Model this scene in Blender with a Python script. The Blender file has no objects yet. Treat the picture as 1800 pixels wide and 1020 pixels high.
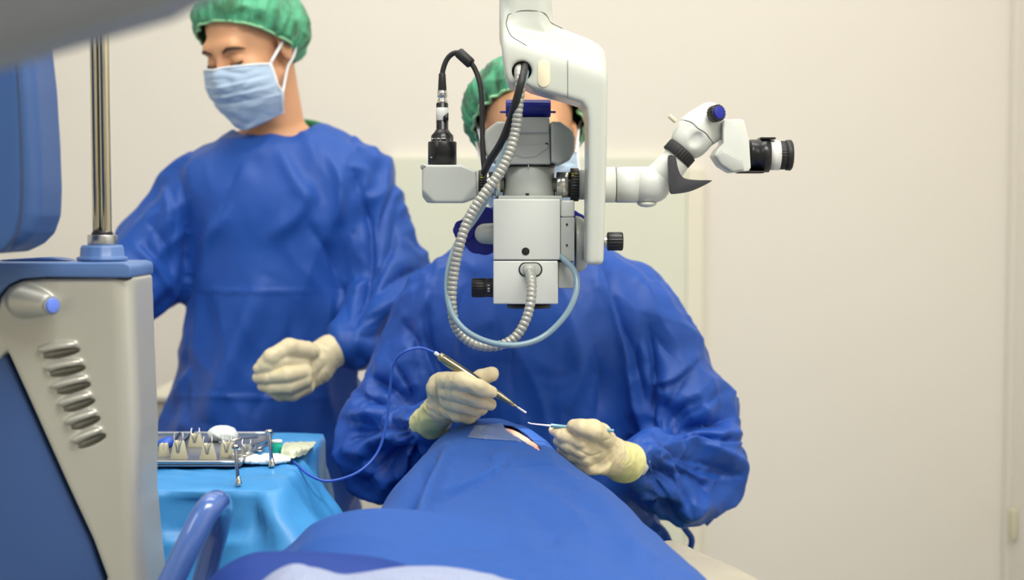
import bpy, bmesh, math, random
import numpy as np
from mathutils import Vector, Matrix
random.seed(7)
SC = bpy.context.scene
COL = SC.collection
PI = math.pi

# ------------------------------------------------------------------ camera
CAM = Vector((0.0, 0.0, 1.23))
PITCH = math.radians(3.0)
FPX = 2500.0
cd = bpy.data.cameras.new('camera')
cd.sensor_width = 36.0
cd.lens = FPX / 1800.0 * 36.0
cd.clip_start = 0.05
cd.dof.use_dof = True
cd.dof.focus_distance = 2.04
cd.dof.aperture_fstop = 3.0
cam = bpy.data.objects.new('camera', cd)
cam.location = CAM
cam.rotation_euler = (PI/2 - PITCH, 0, 0)
COL.objects.link(cam)
SC.camera = cam

# ------------------------------------------------------------------ colour management
SC.view_settings.view_transform = 'Standard'
SC.view_settings.look = 'None'
SC.view_settings.gamma = 1.0
SC.view_settings.use_curve_mapping = False
SC.view_settings.exposure = 0.0
SC.cycles.max_bounces = 6
SC.cycles.caustics_reflective = False
SC.cycles.caustics_refractive = False

# ------------------------------------------------------------------ world and lights
w = bpy.data.worlds.new('world'); SC.world = w; w.use_nodes = True
bg = w.node_tree.nodes['Background']
bg.inputs[0].default_value = (0.9, 0.95, 1.0, 1); bg.inputs[1].default_value = 0.3

def area(name, loc, size, power, color=(1, 1, 1), target=None):
    l = bpy.data.lights.new(name, 'AREA'); l.shape = 'RECTANGLE'
    l.size, l.size_y = size; l.energy = power; l.color = color
    o = bpy.data.objects.new(name, l); o.location = loc
    if target is not None:
        d = Vector(target) - Vector(loc)
        o.rotation_euler = d.to_track_quat('-Z', 'Y').to_euler()
    COL.objects.link(o); return o
LIGHTS = [
    area('ceiling_light_front', (0.5, 0.7, 2.85), (1.5, 0.6), 58, (1.0, 0.97, 0.91)),
    area('ceiling_light_middle', (-0.1, 2.15, 2.85), (1.6, 0.5), 20, (1.0, 0.98, 0.94)),
    area('ceiling_light_back', (0.3, 3.2, 2.85), (3.2, 0.3), 13, (1.0, 0.97, 0.9)),
    area('ceiling_light_side', (-1.6, 0.6, 2.75), (0.6, 1.0), 12, (0.92, 0.96, 1.0), (-0.4, 2.3, 1.0)),
    area('front_fill_light', (0.7, -1.9, 1.9), (2.2, 1.2), 3, (0.95, 0.98, 1.0), (0, 2.5, 1.1)),  # added weak fill from behind the camera, the room has no window there
]

# ------------------------------------------------------------------ pixel <-> world (frame 1800x1020, plane Y = D)
CP, SP = math.cos(PITCH), math.sin(PITCH)
def P(px, py, D):
    x = (px - 900.0) / FPX; y = (510.0 - py) / FPX
    dy = CP + y * SP; dz = -SP + y * CP
    t = D / dy
    return Vector((x * t, D, CAM.z + dz * t))
def proj(v):
    """world Nx3 -> px, py"""
    x = v[:, 0]; y = v[:, 1]; z = v[:, 2] - CAM.z
    f = y * CP - z * SP; u = y * SP + z * CP
    return 900 + FPX * x / f, 510 - FPX * u / f
def S(n, D):
    return n * D / FPX

# ------------------------------------------------------------------ objects
def link(o, parent=None):
    COL.objects.link(o)
    if parent is not None:
        o.parent = parent
        o.matrix_parent_inverse = Matrix.Translation(-Vector(parent.matrix_world_loc)) if False else Matrix.Identity(4)
    return o
ROOTLOC = {}
def thing(name, label, cat, loc=(0, 0, 0), group=None):
    o = bpy.data.objects.new(name, None); o.empty_display_size = 0.05
    o.location = loc; COL.objects.link(o)
    o['label'] = label; o['category'] = cat
    if group: o['group'] = group
    return o
def abs_loc(o):
    v = Vector(o.location); p = o.parent
    while p is not None:
        v += Vector(p.location); p = p.parent
    return v
def tag(o, label=None, cat=None, group=None, kind=None):
    if label: o['label'] = label
    if cat: o['category'] = cat
    if group: o['group'] = group
    if kind: o['kind'] = kind
    return o
def obj_from(name, me, m, parent=None, smooth=True, label=None):
    """me is in world coordinates; it is moved so that it stays put under its parent"""
    if m is not None: me.materials.append(m)
    if smooth:
        me.polygons.foreach_set('use_smooth', [True] * len(me.polygons))
    o = bpy.data.objects.new(name, me)
    if parent is not None:
        off = abs_loc(parent)
        me.transform(Matrix.Translation(-off))
        o.parent = parent
    COL.objects.link(o)
    if label: o['label'] = label
    return o
def centre(o):
    """origin of a parentless mesh at its lowest middle point"""
    me = o.data; n = len(me.vertices); a = np.empty(n * 3); me.vertices.foreach_get('co', a); a = a.reshape(-1, 3)
    c = Vector(((a[:, 0].min() + a[:, 0].max()) / 2, (a[:, 1].min() + a[:, 1].max()) / 2, a[:, 2].min()))
    me.transform(Matrix.Translation(-c)); o.location = c
    return o

def mesh_np(name, V, F):
    me = bpy.data.meshes.new(name)
    V = np.asarray(V, dtype=np.float32); F = np.asarray(F, dtype=np.int32)
    k = F.shape[1]
    me.vertices.add(len(V)); me.vertices.foreach_set('co', V.ravel())
    me.loops.add(F.size); me.loops.foreach_set('vertex_index', F.ravel())
    me.polygons.add(len(F)); me.polygons.foreach_set('loop_start', np.arange(0, F.size, k, dtype=np.int32))
    me.polygons.foreach_set('loop_total', np.full(len(F), k, dtype=np.int32))
    me.update(calc_edges=True); me.validate()
    return me
def mesh_bm(name, bm):
    me = bpy.data.meshes.new(name); bm.to_mesh(me); bm.free(); return me

# ------------------------------------------------------------------ noise
_rs = np.random.RandomState(3)
_perm = _rs.permutation(256); _perm = np.concatenate([_perm, _perm, _perm])
_grad = _rs.normal(size=(256, 3)); _grad /= np.linalg.norm(_grad, axis=1)[:, None]
def perlin(p):
    p = np.asarray(p, dtype=np.float64)
    i = np.floor(p).astype(int); f = p - i; i &= 255
    u = f * f * f * (f * (f * 6 - 15) + 10)
    out = np.zeros(len(p))
    for dx in (0, 1):
        for dy in (0, 1):
            for dz in (0, 1):
                h = _perm[_perm[_perm[i[:, 0] + dx] + i[:, 1] + dy] + i[:, 2] + dz]
                g = _grad[h]
                d = g[:, 0] * (f[:, 0] - dx) + g[:, 1] * (f[:, 1] - dy) + g[:, 2] * (f[:, 2] - dz)
                wx = u[:, 0] if dx else 1 - u[:, 0]
                wy = u[:, 1] if dy else 1 - u[:, 1]
                wz = u[:, 2] if dz else 1 - u[:, 2]
                out += wx * wy * wz * d
    return out * 1.6
def ridged(p):
    return 1.0 - 2.2 * np.abs(perlin(p))
def rough_folds(V, dirs, freq, stretch, seed=0.0, warp=0.35):
    """sharp creases running along dirs (unit vector)"""
    d = np.asarray(dirs, float); d = d / np.linalg.norm(d)
    along = V @ d
    q = V - np.outer(along, d) * (1 - 1.0 / stretch)
    q = q * freq + seed
    q = q + warp * np.stack([perlin(q * 0.7 + 11.3), perlin(q * 0.7 + 37.1), perlin(q * 0.7 + 71.7)], 1)
    return ridged(q) - 0.45
def facets(V, dirs, freq, stretch, seed=0.0, warp=0.25):
    """crumpled cloth: flat facets meeting in sharp ridges, stretched along dirs"""
    d = np.asarray(dirs, float); d = d / np.linalg.norm(d)
    q = (V - np.outer(V @ d, d) * (1 - 1.0 / stretch)) * freq + seed
    q = q + warp * np.stack([perlin(q * 0.8 + 1.3), perlin(q * 0.8 + 7.1), perlin(q * 0.8 + 21.7)], 1)
    i = np.floor(q).astype(int); best = np.full(len(q), 9.0)
    for dx in (-1, 0, 1):
        for dy in (-1, 0, 1):
            for dz in (-1, 0, 1):
                c = i + np.array([dx, dy, dz]); k = _perm[_perm[_perm[c[:, 0] & 255] + (c[:, 1] & 255)] + (c[:, 2] & 255)]
                p = c + 0.5 + 0.38 * _grad[k]
                best = np.minimum(best, ((q - p) ** 2).sum(1))
    return np.sqrt(best) - 0.55

# ------------------------------------------------------------------ distance fields -> mesh (surface nets)
def A3(v): return np.array([v[0], v[1], v[2]], dtype=np.float64)
def axis_coords(lo, hi, h, fine=None):
    if fine is None: return np.arange(lo, hi + h, h)
    f0, f1, fh = fine
    a = np.arange(f0 - h, lo - h, -h)[::-1] if f0 - h > lo else np.array([])
    b = np.arange(f0, f1 + fh, fh)
    c = np.arange(b[-1] + h, hi + h, h)
    return np.concatenate([a, b, c])
def smin(a, b, k):
    if k <= 0: return np.minimum(a, b)
    h = np.maximum(k - np.abs(a - b), 0) / k
    return np.minimum(a, b) - h * h * k * 0.25
class Field:
    def __init__(s, lo, hi, h, fine=None):
        s.h = h
        s.ax = [axis_coords(lo[i], hi[i], h, None if fine is None else (fine[0][i], fine[1][i], fine[2])) for i in range(3)]
        s.F = np.full([len(a) for a in s.ax], 1.0, dtype=np.float32)
    def _sub(s, lo, hi, pad):
        sl = []
        for i in range(3):
            a = s.ax[i]
            i0 = max(0, np.searchsorted(a, lo[i] - pad) - 1); i1 = min(len(a), np.searchsorted(a, hi[i] + pad) + 1)
            if i1 - i0 < 1: return None
            sl.append(slice(i0, i1))
        X = s.ax[0][sl[0]][:, None, None]; Y = s.ax[1][sl[1]][None, :, None]; Z = s.ax[2][sl[2]][None, None, :]
        return tuple(sl), X, Y, Z
    def add(s, prim, k=0.0, cut=False):
        fn, lo, hi = prim
        r = s._sub(lo, hi, k + 2.5 * s.h)
        if r is None: return s
        sl, X, Y, Z = r
        d = fn(X, Y, Z)
        if cut: s.F[sl] = -smin(-s.F[sl], d, k)
        else: s.F[sl] = smin(s.F[sl], d, k)
        return s
    def cut(s, prim, k=0.0): return s.add(prim, k, True)
    def clip(s, fn, k=0.0):
        X = s.ax[0][:, None, None]; Y = s.ax[1][None, :, None]; Z = s.ax[2][None, None, :]
        s.F = -smin(-s.F, -fn(X, Y, Z), k); return s      # keep where fn<0
    def nets(s):
        F = s.F.copy()
        F[0] = 1; F[-1] = 1; F[:, 0] = 1; F[:, -1] = 1; F[:, :, 0] = 1; F[:, :, -1] = 1
        ins = F < 0
        n = [k - 1 for k in F.shape]
        cnt = np.zeros(n, dtype=np.int8)
        for dx in (0, 1):
            for dy in (0, 1):
                for dz in (0, 1):
                    cnt += ins[dx:dx + n[0], dy:dy + n[1], dz:dz + n[2]]
        act = (cnt > 0) & (cnt < 8)
        I, J, K = np.nonzero(act)
        idx = np.full(n, -1, dtype=np.int32); idx[I, J, K] = np.arange(len(I))
        acc = np.zeros((len(I), 3)); num = np.zeros(len(I))
        corners = [(a, b, c) for a in (0, 1) for b in (0, 1) for c in (0, 1)]
        for c0 in corners:
            for ax in range(3):
                if c0[ax]: continue
                c1 = list(c0); c1[ax] = 1
                f0 = F[I + c0[0], J + c0[1], K + c0[2]]; f1 = F[I + c1[0], J + c1[1], K + c1[2]]
                m = (f0 < 0) != (f1 < 0)
                t = np.where(m, f0 / np.where(m, f0 - f1, 1), 0)
                p = np.empty((len(I), 3))
                ii = (I, J, K)
                for q in range(3):
                    a = s.ax[q]; base = a[ii[q] + c0[q]]
                    if q == ax: base = base + t * (a[ii[q] + 1] - a[ii[q]])
                    p[:, q] = base
                acc[m] += p[m]; num[m] += 1
        V = acc / num[:, None]
        faces = []
        for ax in range(3):
            o1, o2 = [(1, 2), (2, 0), (0, 1)][ax]
            sl0 = [slice(1, -1)] * 3; sl1 = [slice(1, -1)] * 3
            sl0[ax] = slice(0, -1); sl1[ax] = slice(1, None)
            a = ins[tuple(sl0)]; b = ins[tuple(sl1)]
            ch = np.nonzero(a != b)
            pos = [c.copy() for c in ch]
            for q in range(3):
                if q != ax: pos[q] = pos[q] + 1
            def at(d1, d2):
                pp = [c.copy() for c in pos]; pp[o1] -= d1; pp[o2] -= d2
                return idx[pp[0], pp[1], pp[2]]
            q = np.stack([at(1, 1), at(0, 1), at(0, 0), at(1, 0)], 1)
            flip = b[ch]
            q[flip] = q[flip][:, ::-1]
            faces.append(q)
        Fc = np.concatenate(faces)
        Fc = Fc[(Fc >= 0).all(1)]
        return V, Fc
def rc(a, b, ra, rb, flat=None):
    """round cone between a and b; flat=(axis, factor) squashes it along axis"""
    a = A3(a); b = A3(b); R = max(ra, rb)
    lo = np.minimum(a, b) - R * 1.15; hi = np.maximum(a, b) + R * 1.15
    ab = b - a; L = max(ab @ ab, 1e-9)
    def fn(X, Y, Z):
        px, py, pz = X - a[0], Y - a[1], Z - a[2]
        t = np.clip((px * ab[0] + py * ab[1] + pz * ab[2]) / L, 0, 1)
        qx, qy, qz = px - t * ab[0], py - t * ab[1], pz - t * ab[2]
        d2 = qx * qx + qy * qy + qz * qz
        if flat is not None:
            n = A3(flat[0]); n = n / np.linalg.norm(n); f = flat[1]
            dn = qx * n[0] + qy * n[1] + qz * n[2]
            d2 = d2 + dn * dn * (1 / (f * f) - 1)
            return (np.sqrt(d2) - (ra + (rb - ra) * t)) * min(1, f + 0.25 if f < 0.75 else 1)
        return np.sqrt(d2) - (ra + (rb - ra) * t)
    return fn, lo, hi
def chain(f, pts, radii, k=0.01, flat=None):
    for i in range(len(pts) - 1):
        f.add(rc(pts[i], pts[i + 1], radii[i], radii[i + 1], flat), k)
def ell(c, r, R=None):
    c = A3(c); r = A3(r); m = r.max() if R is not None else None
    lo = c - (m if m else r); hi = c + (m if m else r)
    Rm = None if R is None else np.array(R.transposed())
    def fn(X, Y, Z):
        x, y, z = X - c[0], Y - c[1], Z - c[2]
        if Rm is not None:
            x, y, z = [Rm[i, 0] * x + Rm[i, 1] * y + Rm[i, 2] * z for i in range(3)]
        k0 = np.sqrt((x / r[0]) ** 2 + (y / r[1]) ** 2 + (z / r[2]) ** 2)
        k1 = np.sqrt((x / r[0] ** 2) ** 2 + (y / r[1] ** 2) ** 2 + (z / r[2] ** 2) ** 2) + 1e-9
        return k0 * (k0 - 1.0) / k1
    return fn, lo, hi
def rbox(c, h, rad, R=None):
    c = A3(c); h = A3(h); m = np.linalg.norm(h)
    lo = c - (m if R is not None else h); hi = c + (m if R is not None else h)
    Rm = None if R is None else np.array(R.transposed())
    def fn(X, Y, Z):
        x, y, z = X - c[0], Y - c[1], Z - c[2]
        if Rm is not None:
            x, y, z = [Rm[i, 0] * x + Rm[i, 1] * y + Rm[i, 2] * z for i in range(3)]
        qx, qy, qz = abs(x) - h[0] + rad, abs(y) - h[1] + rad, abs(z) - h[2] + rad
        return np.sqrt(np.maximum(qx, 0) ** 2 + np.maximum(qy, 0) ** 2 + np.maximum(qz, 0) ** 2) + np.minimum(np.maximum(qx, np.maximum(qy, qz)), 0) - rad
    return fn, lo, hi
def poly_ext(pts, y0, y1, rad, k=None):
    """xz polygon (list of (x,z)) extruded y0..y1, edges rounded"""
    p = np.array(pts, float); lo = np.array([p[:, 0].min(), y0, p[:, 1].min()]); hi = np.array([p[:, 0].max(), y1, p[:, 1].max()])
    def fn(X, Y, Z):
        X2, Z2 = np.broadcast_arrays(X[:, 0, :], Z[:, 0, :])
        d = np.full(X2.shape, 1e9); s = np.ones(X2.shape)
        n = len(p)
        for i in range(n):
            a = p[i]; b = p[i - 1]
            ex, ez = b - a; wx, wz = X2 - a[0], Z2 - a[1]
            t = np.clip((wx * ex + wz * ez) / (ex * ex + ez * ez + 1e-12), 0, 1)
            d = np.minimum(d, (wx - ex * t) ** 2 + (wz - ez * t) ** 2)
            c1 = Z2 >= a[1]; c2 = Z2 < b[1]; c3 = ex * wz > ez * wx
            fl = (c1 & c2 & c3) | (~c1 & ~c2 & ~c3)
            s = np.where(fl, -s, s)
        d2 = (s * np.sqrt(d))[:, None, :] + rad
        yy = abs(Y - (y0 + y1) / 2) - (y1 - y0) / 2 + rad
        return np.sqrt(np.maximum(d2, 0) ** 2 + np.maximum(yy, 0) ** 2) + np.minimum(np.maximum(d2, yy), 0) - rad
    return fn, lo, hi
def local_prim(prim, R, c):
    """prim given in a local frame; R rotation, c origin"""
    fn, lo, hi = prim; Rt = np.array(R.transposed()); Rn = np.array(R); c = A3(c)
    cs = np.array([[x, y, z] for x in (lo[0], hi[0]) for y in (lo[1], hi[1]) for z in (lo[2], hi[2])]) @ Rn.T + c
    def g(X, Y, Z):
        x, y, z = X - c[0], Y - c[1], Z - c[2]
        return fn(*[Rt[i, 0] * x + Rt[i, 1] * y + Rt[i, 2] * z for i in range(3)])
    return g, cs.min(0), cs.max(0)
def vnormals(V, F):
    n = np.cross(V[F[:, 2]] - V[F[:, 0]], V[F[:, 3]] - V[F[:, 1]])
    out = np.zeros_like(V)
    for i in range(4): np.add.at(out, F[:, i], n)
    return out / (np.linalg.norm(out, axis=1)[:, None] + 1e-12)
def smooth(V, F, it=2, lam=0.5, w=None):
    E = np.concatenate([F[:, [0, 1]], F[:, [1, 2]], F[:, [2, 3]], F[:, [3, 0]]])
    deg = np.bincount(E[:, 0], minlength=len(V)) + np.bincount(E[:, 1], minlength=len(V))
    for _ in range(it):
        acc = np.stack([np.bincount(E[:, 0], V[E[:, 1], q], len(V)) + np.bincount(E[:, 1], V[E[:, 0], q], len(V)) for q in range(3)], 1)
        d = acc / np.maximum(deg, 1)[:, None] - V
        V = V + lam * d * (1 if w is None else w[:, None])
    return V
def crease(V, N, items, D):
    """pressed or raised folds: items = (pixel polyline at distance D, width m, amp m, kind)"""
    a, b = proj(V)
    q = np.stack([a, b], 1)
    face = np.clip(-N[:, 1] * 1.6, 0, 1) if D is not None else 1
    tot = np.zeros(len(V))
    for pts, wd, amp, kind in items:
        pts = catmull(np.array(pts, float), 8)
        wpx = wd * FPX / (D or 2.2)
        m = (q[:, 0] > pts[:, 0].min() - 5 * wpx) & (q[:, 0] < pts[:, 0].max() + 5 * wpx) & (q[:, 1] > pts[:, 1].min() - 5 * wpx) & (q[:, 1] < pts[:, 1].max() + 5 * wpx)
        ids = np.nonzero(m)[0]
        if len(ids) == 0: continue
        Q = q[ids]; best = np.full(len(ids), 1e9); sg = np.ones(len(ids)); tt = np.zeros(len(ids))
        n = len(pts) - 1
        for i in range(n):
            p0, p1 = pts[i], pts[i + 1]; e = p1 - p0; L = e @ e + 1e-9
            u = (Q - p0) @ e / L; t = np.clip(u, 0, 1)
            r = Q - p0 - t[:, None] * e; d = np.hypot(r[:, 0], r[:, 1])
            c = np.sign(e[0] * r[:, 1] - e[1] * r[:, 0])
            mm = d < best
            best[mm] = d[mm]; sg[mm] = c[mm]; tt[mm] = (i + t[mm]) / n
        tap = np.clip(np.sin(np.clip(tt, 0.02, 0.98) * PI), 0, 1) ** 0.6
        d = best / wpx
        if kind == 'v': f = -np.exp(-d * 1.2)
        elif kind == 'r': f = np.exp(-d * d)
        elif kind == 'k': f = np.exp(-d * 1.3)
        else: f = np.tanh(sg * d / 0.4) * np.exp(-d * 0.9) * (1 if kind == 's' else -1)
        tot[ids] += f * amp * tap
    return V + N * (tot * face)[:, None]
def surf(V, x, y, lift=0.0, tol=2.2):
    """nearest surface vertex seen at a frame position"""
    a_, b_ = proj(V); d = np.hypot(a_ - x, b_ - y); m = d < max(tol, d.min() + 0.5)
    i = np.nonzero(m)[0]; v = V[i[np.argmin(V[i, 1])]]
    return Vector((v[0], v[1] - lift, v[2]))
def catmull(p, n=8, closed=False):
    p = np.asarray(p, float)
    if len(p) < 3 and not closed:
        t = np.linspace(0, 1, n + 1)[:, None]; return p[0] * (1 - t) + p[-1] * t
    out = []
    N = len(p); segs = N if closed else N - 1
    for i in range(segs):
        if closed: p0, p1, p2, p3 = p[(i - 1) % N], p[i], p[(i + 1) % N], p[(i + 2) % N]
        else:
            p1, p2 = p[i], p[i + 1]
            p0 = p[i - 1] if i > 0 else 2 * p1 - p2
            p3 = p[i + 2] if i + 2 < N else 2 * p2 - p1
        for t in np.arange(n) / n:
            out.append(0.5 * ((2 * p1) + (-p0 + p2) * t + (2 * p0 - 5 * p1 + 4 * p2 - p3) * t * t + (-p0 + 3 * p1 - 3 * p2 + p3) * t ** 3))
    if not closed: out.append(p[-1])
    return np.array(out)

# ------------------------------------------------------------------ solid shapes
def bevel_all(bm, r, seg=3, angle=0.4):
    if r <= 0: return
    ed = [e for e in bm.edges if len(e.link_faces) == 2 and e.calc_face_angle(0) > angle]
    bmesh.ops.bevel(bm, geom=ed, offset=r, segments=seg, profile=0.5, affect='EDGES', clamp_overlap=True)
def box(lo, hi, r=0.002, seg=3):
    bm = bmesh.new(); bmesh.ops.create_cube(bm, size=1)
    for v in bm.verts:
        v.co = Vector([(lo[i] + hi[i]) / 2 + v.co[i] * (hi[i] - lo[i]) for i in range(3)])
    bevel_all(bm, r, seg); return mesh_bm('box', bm)
def pbox(x0, y0, x1, y1, D0, D1, r=0.002, seg=3):
    a = P(x0, y1, D0); b = P(x1, y0, D0)
    return box((a.x, D0, a.z), (b.x, D1, b.z), r, seg)
def prism(pts, D0, D1, r=0.002, seg=3, Dp=None):
    """front outline in frame coordinates, extruded from D0 back to D1"""
    q = [P(x, y, Dp or D0) for x, y in pts]
    bm = bmesh.new()
    a = [bm.verts.new((v.x, D0, v.z)) for v in q]; b = [bm.verts.new((v.x, D1, v.z)) for v in q]
    n = len(q)
    bm.faces.new(a); bm.faces.new(b[::-1])
    for i in range(n): bm.faces.new((a[i], b[i], b[(i + 1) % n], a[(i + 1) % n]))
    bmesh.ops.recalc_face_normals(bm, faces=bm.faces)
    bevel_all(bm, r, seg); return mesh_bm('prism', bm)
def frame_axis(d):
    d = Vector(d).normalized(); u = Vector((0, 0, 1)) if abs(d.z) < 0.9 else Vector((1, 0, 0))
    s = d.cross(u).normalized(); return d, s, s.cross(d)
def lathe(profile, o, d, seg=48, knurl=0, kd=0.06, caps=True):
    """profile [(t along axis, radius)]; knurl = number of ribs cut to kd of the radius"""
    o = Vector(o); d, s, u = frame_axis(d)
    V = []; F = []
    if knurl: seg = knurl * 4
    for t, r in profile:
        for i in range(seg):
            a = 2 * PI * i / seg
            rr = r * (1 - (kd if knurl and i % 4 in (0,) else 0))
            V.append(o + d * t + (s * math.cos(a) + u * math.sin(a)) * rr)
    n = len(profile)
    for j in range(n - 1):
        for i in range(seg):
            i2 = (i + 1) % seg
            F.append((j * seg + i, j * seg + i2, (j + 1) * seg + i2, (j + 1) * seg + i))
    me = bpy.data.meshes.new('lathe')
    if caps:
        F = F + [tuple(range(seg))[::-1], tuple((n - 1) * seg + i for i in range(seg))]
    me.from_pydata([tuple(v) for v in V], [], F)
    bm = bmesh.new(); bm.from_mesh(me); bmesh.ops.recalc_face_normals(bm, faces=bm.faces); bm.to_mesh(me); bm.free()
    return me
def cyl(a, b, r, rb=None, bev=0.0008, seg=40, knurl=0, kd=0.06):
    a = Vector(a); b = Vector(b); L = (b - a).length; rb = r if rb is None else rb
    e = min(bev, L * 0.3, r * 0.5)
    return lathe([(0, r - e), (e * 0.3, r - e * 0.3), (e, r), (L - e, rb), (L - e * 0.3, rb - e * 0.3), (L, rb - e)], a, b - a, seg, knurl, kd)
def tube(pts, r, seg=12, n=8, rfun=None, flat=1.0, cap=True):
    """smooth tube through world points; rfun(s metres along) scales the radius"""
    p = catmull(np.array([A3(q) for q in pts]), n)
    if rfun is not None:
        L = np.concatenate([[0], np.cumsum(np.linalg.norm(np.diff(p, axis=0), axis=1))])
        m = int(L[-1] / 0.0007); s = np.linspace(0, L[-1], m)
        p = np.stack([np.interp(s, L, p[:, i]) for i in range(3)], 1)
    t = np.gradient(p, axis=0); t /= np.linalg.norm(t, axis=1)[:, None] + 1e-12
    nrm = np.cross(t[0], [0.03, 1, 0.05]); nrm /= np.linalg.norm(nrm)
    V = []; L = 0
    for i in range(len(p)):
        if i: L += np.linalg.norm(p[i] - p[i - 1])
        nrm = nrm - t[i] * (nrm @ t[i]); nrm /= np.linalg.norm(nrm)
        bn = np.cross(t[i], nrm)
        rr = r[min(i * len(r) // len(p), len(r) - 1)] if isinstance(r, (list, tuple)) else r
        if isinstance(r, (list, tuple)):
            x = i / (len(p) - 1) * (len(r) - 1); j = min(int(x), len(r) - 2); rr = r[j] + (r[j + 1] - r[j]) * (x - j)
        if rfun is not None: rr *= rfun(L)
        for k in range(seg):
            a = 2 * PI * k / seg
            V.append(p[i] + rr * (math.cos(a) * nrm + flat * math.sin(a) * bn))
    F = [(i * seg + k, i * seg + (k + 1) % seg, (i + 1) * seg + (k + 1) % seg, (i + 1) * seg + k) for i in range(len(p) - 1) for k in range(seg)]
    if cap:
        F += [tuple(range(seg))[::-1], tuple((len(p) - 1) * seg + k for k in range(seg))]
    me = bpy.data.meshes.new('tube'); me.from_pydata([tuple(v) for v in V], [], F)
    bm = bmesh.new(); bm.from_mesh(me); bmesh.ops.recalc_face_normals(bm, faces=bm.faces); bm.to_mesh(me); bm.free()
    return me
def join(*mes):
    bm = bmesh.new()
    for m in mes: bm.from_mesh(m)
    return mesh_bm('joined', bm)
def grid_sheet(rows, nu, nv):
    """rows: list of lists of world points, all spline-resampled to nu x nv"""
    R = []
    for r in rows:
        a = catmull(np.array([A3(q) for q in r]), 12)
        L = np.concatenate([[0], np.cumsum(np.linalg.norm(np.diff(a, axis=0), axis=1))]); L /= L[-1]
        # keep control points aligned between rows: parameter by index rather than by length
        s = np.linspace(0, len(a) - 1, nu); i = np.arange(len(a))
        R.append(np.stack([np.interp(s, i, a[:, q]) for q in range(3)], 1))
    R = np.array(R)
    a = catmull(R.reshape(len(rows), -1), 12)
    s = np.linspace(0, len(a) - 1, nv); i0 = np.floor(s).astype(int).clip(0, len(a) - 2); t = (s - i0)[:, None]
    a = a[i0] * (1 - t) + a[i0 + 1] * t
    V = a.reshape(nv * nu, 3)
    j, i = np.meshgrid(np.arange(nv - 1), np.arange(nu - 1), indexing='ij'); b = (j * nu + i).ravel()
    F = np.stack([b, b + 1, b + nu + 1, b + nu], 1)
    return V, F
def solid(o, t, offset=-1):
    m = o.modifiers.new('thickness', 'SOLIDIFY'); m.thickness = t; m.offset = offset; return o

# ------------------------------------------------------------------ materials
def srgb(h):
    h = h.lstrip('#'); c = [int(h[i:i + 2], 16) / 255 for i in (0, 2, 4)]
    return tuple([x / 12.92 if x <= 0.04045 else ((x + 0.055) / 1.055) ** 2.4 for x in c] + [1])
def mat(name, col, rough=0.5, metal=0.0, sheen=0.0, bump=None, vary=None, trans=0.0, coat=0.0, alpha=1.0, sss=0.0, spec=0.5, col2=None, emit=None):
    m = bpy.data.materials.new(name); m.use_nodes = True; nt = m.node_tree; b = nt.nodes['Principled BSDF']
    I = b.inputs; c = srgb(col); I['Base Color'].default_value = c; I['Roughness'].default_value = rough
    I['Metallic'].default_value = metal; I['Sheen Weight'].default_value = sheen; I['Transmission Weight'].default_value = trans
    I['Coat Weight'].default_value = coat; I['Alpha'].default_value = alpha; I['Specular IOR Level'].default_value = spec
    if sss: I['Subsurface Weight'].default_value = sss; I['Subsurface Radius'].default_value = (0.01, 0.004, 0.002); I['Subsurface Scale'].default_value = 0.6
    if emit: I['Emission Color'].default_value = srgb(emit[0]); I['Emission Strength'].default_value = emit[1]
    tc = nt.nodes.new('ShaderNodeTexCoord')
    if bump:   # list of (scale, strength, distance)
        prev = None
        for sc, st, di in bump:
            n = nt.nodes.new('ShaderNodeTexNoise'); n.inputs['Scale'].default_value = abs(sc); n.inputs['Detail'].default_value = 3
            if sc < 0: n.noise_type = 'RIDGED_MULTIFRACTAL'; n.inputs['Detail'].default_value = 1.5; n.inputs['Distortion'].default_value = 0.6
            nt.links.new(tc.outputs['Object'], n.inputs['Vector'])
            bp = nt.nodes.new('ShaderNodeBump'); bp.inputs['Strength'].default_value = st; bp.inputs['Distance'].default_value = di
            nt.links.new(n.outputs['Fac'], bp.inputs['Height'])
            if prev: nt.links.new(prev.outputs[0], bp.inputs['Normal'])
            prev = bp
        nt.links.new(prev.outputs[0], I['Normal'])
    if vary:   # (scale, second colour, contrast lo, hi)
        n = nt.nodes.new('ShaderNodeTexNoise'); n.inputs['Scale'].default_value = vary[0]; n.inputs['Detail'].default_value = 4
        r = nt.nodes.new('ShaderNodeValToRGB'); r.color_ramp.elements[0].position = vary[2]; r.color_ramp.elements[1].position = vary[3]
        r.color_ramp.elements[0].color = c; r.color_ramp.elements[1].color = srgb(vary[1])
        nt.links.new(tc.outputs['Object'], n.inputs['Vector']); nt.links.new(n.outputs['Fac'], r.inputs[0]); nt.links.new(r.outputs[0], I['Base Color'])
    return m
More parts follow.
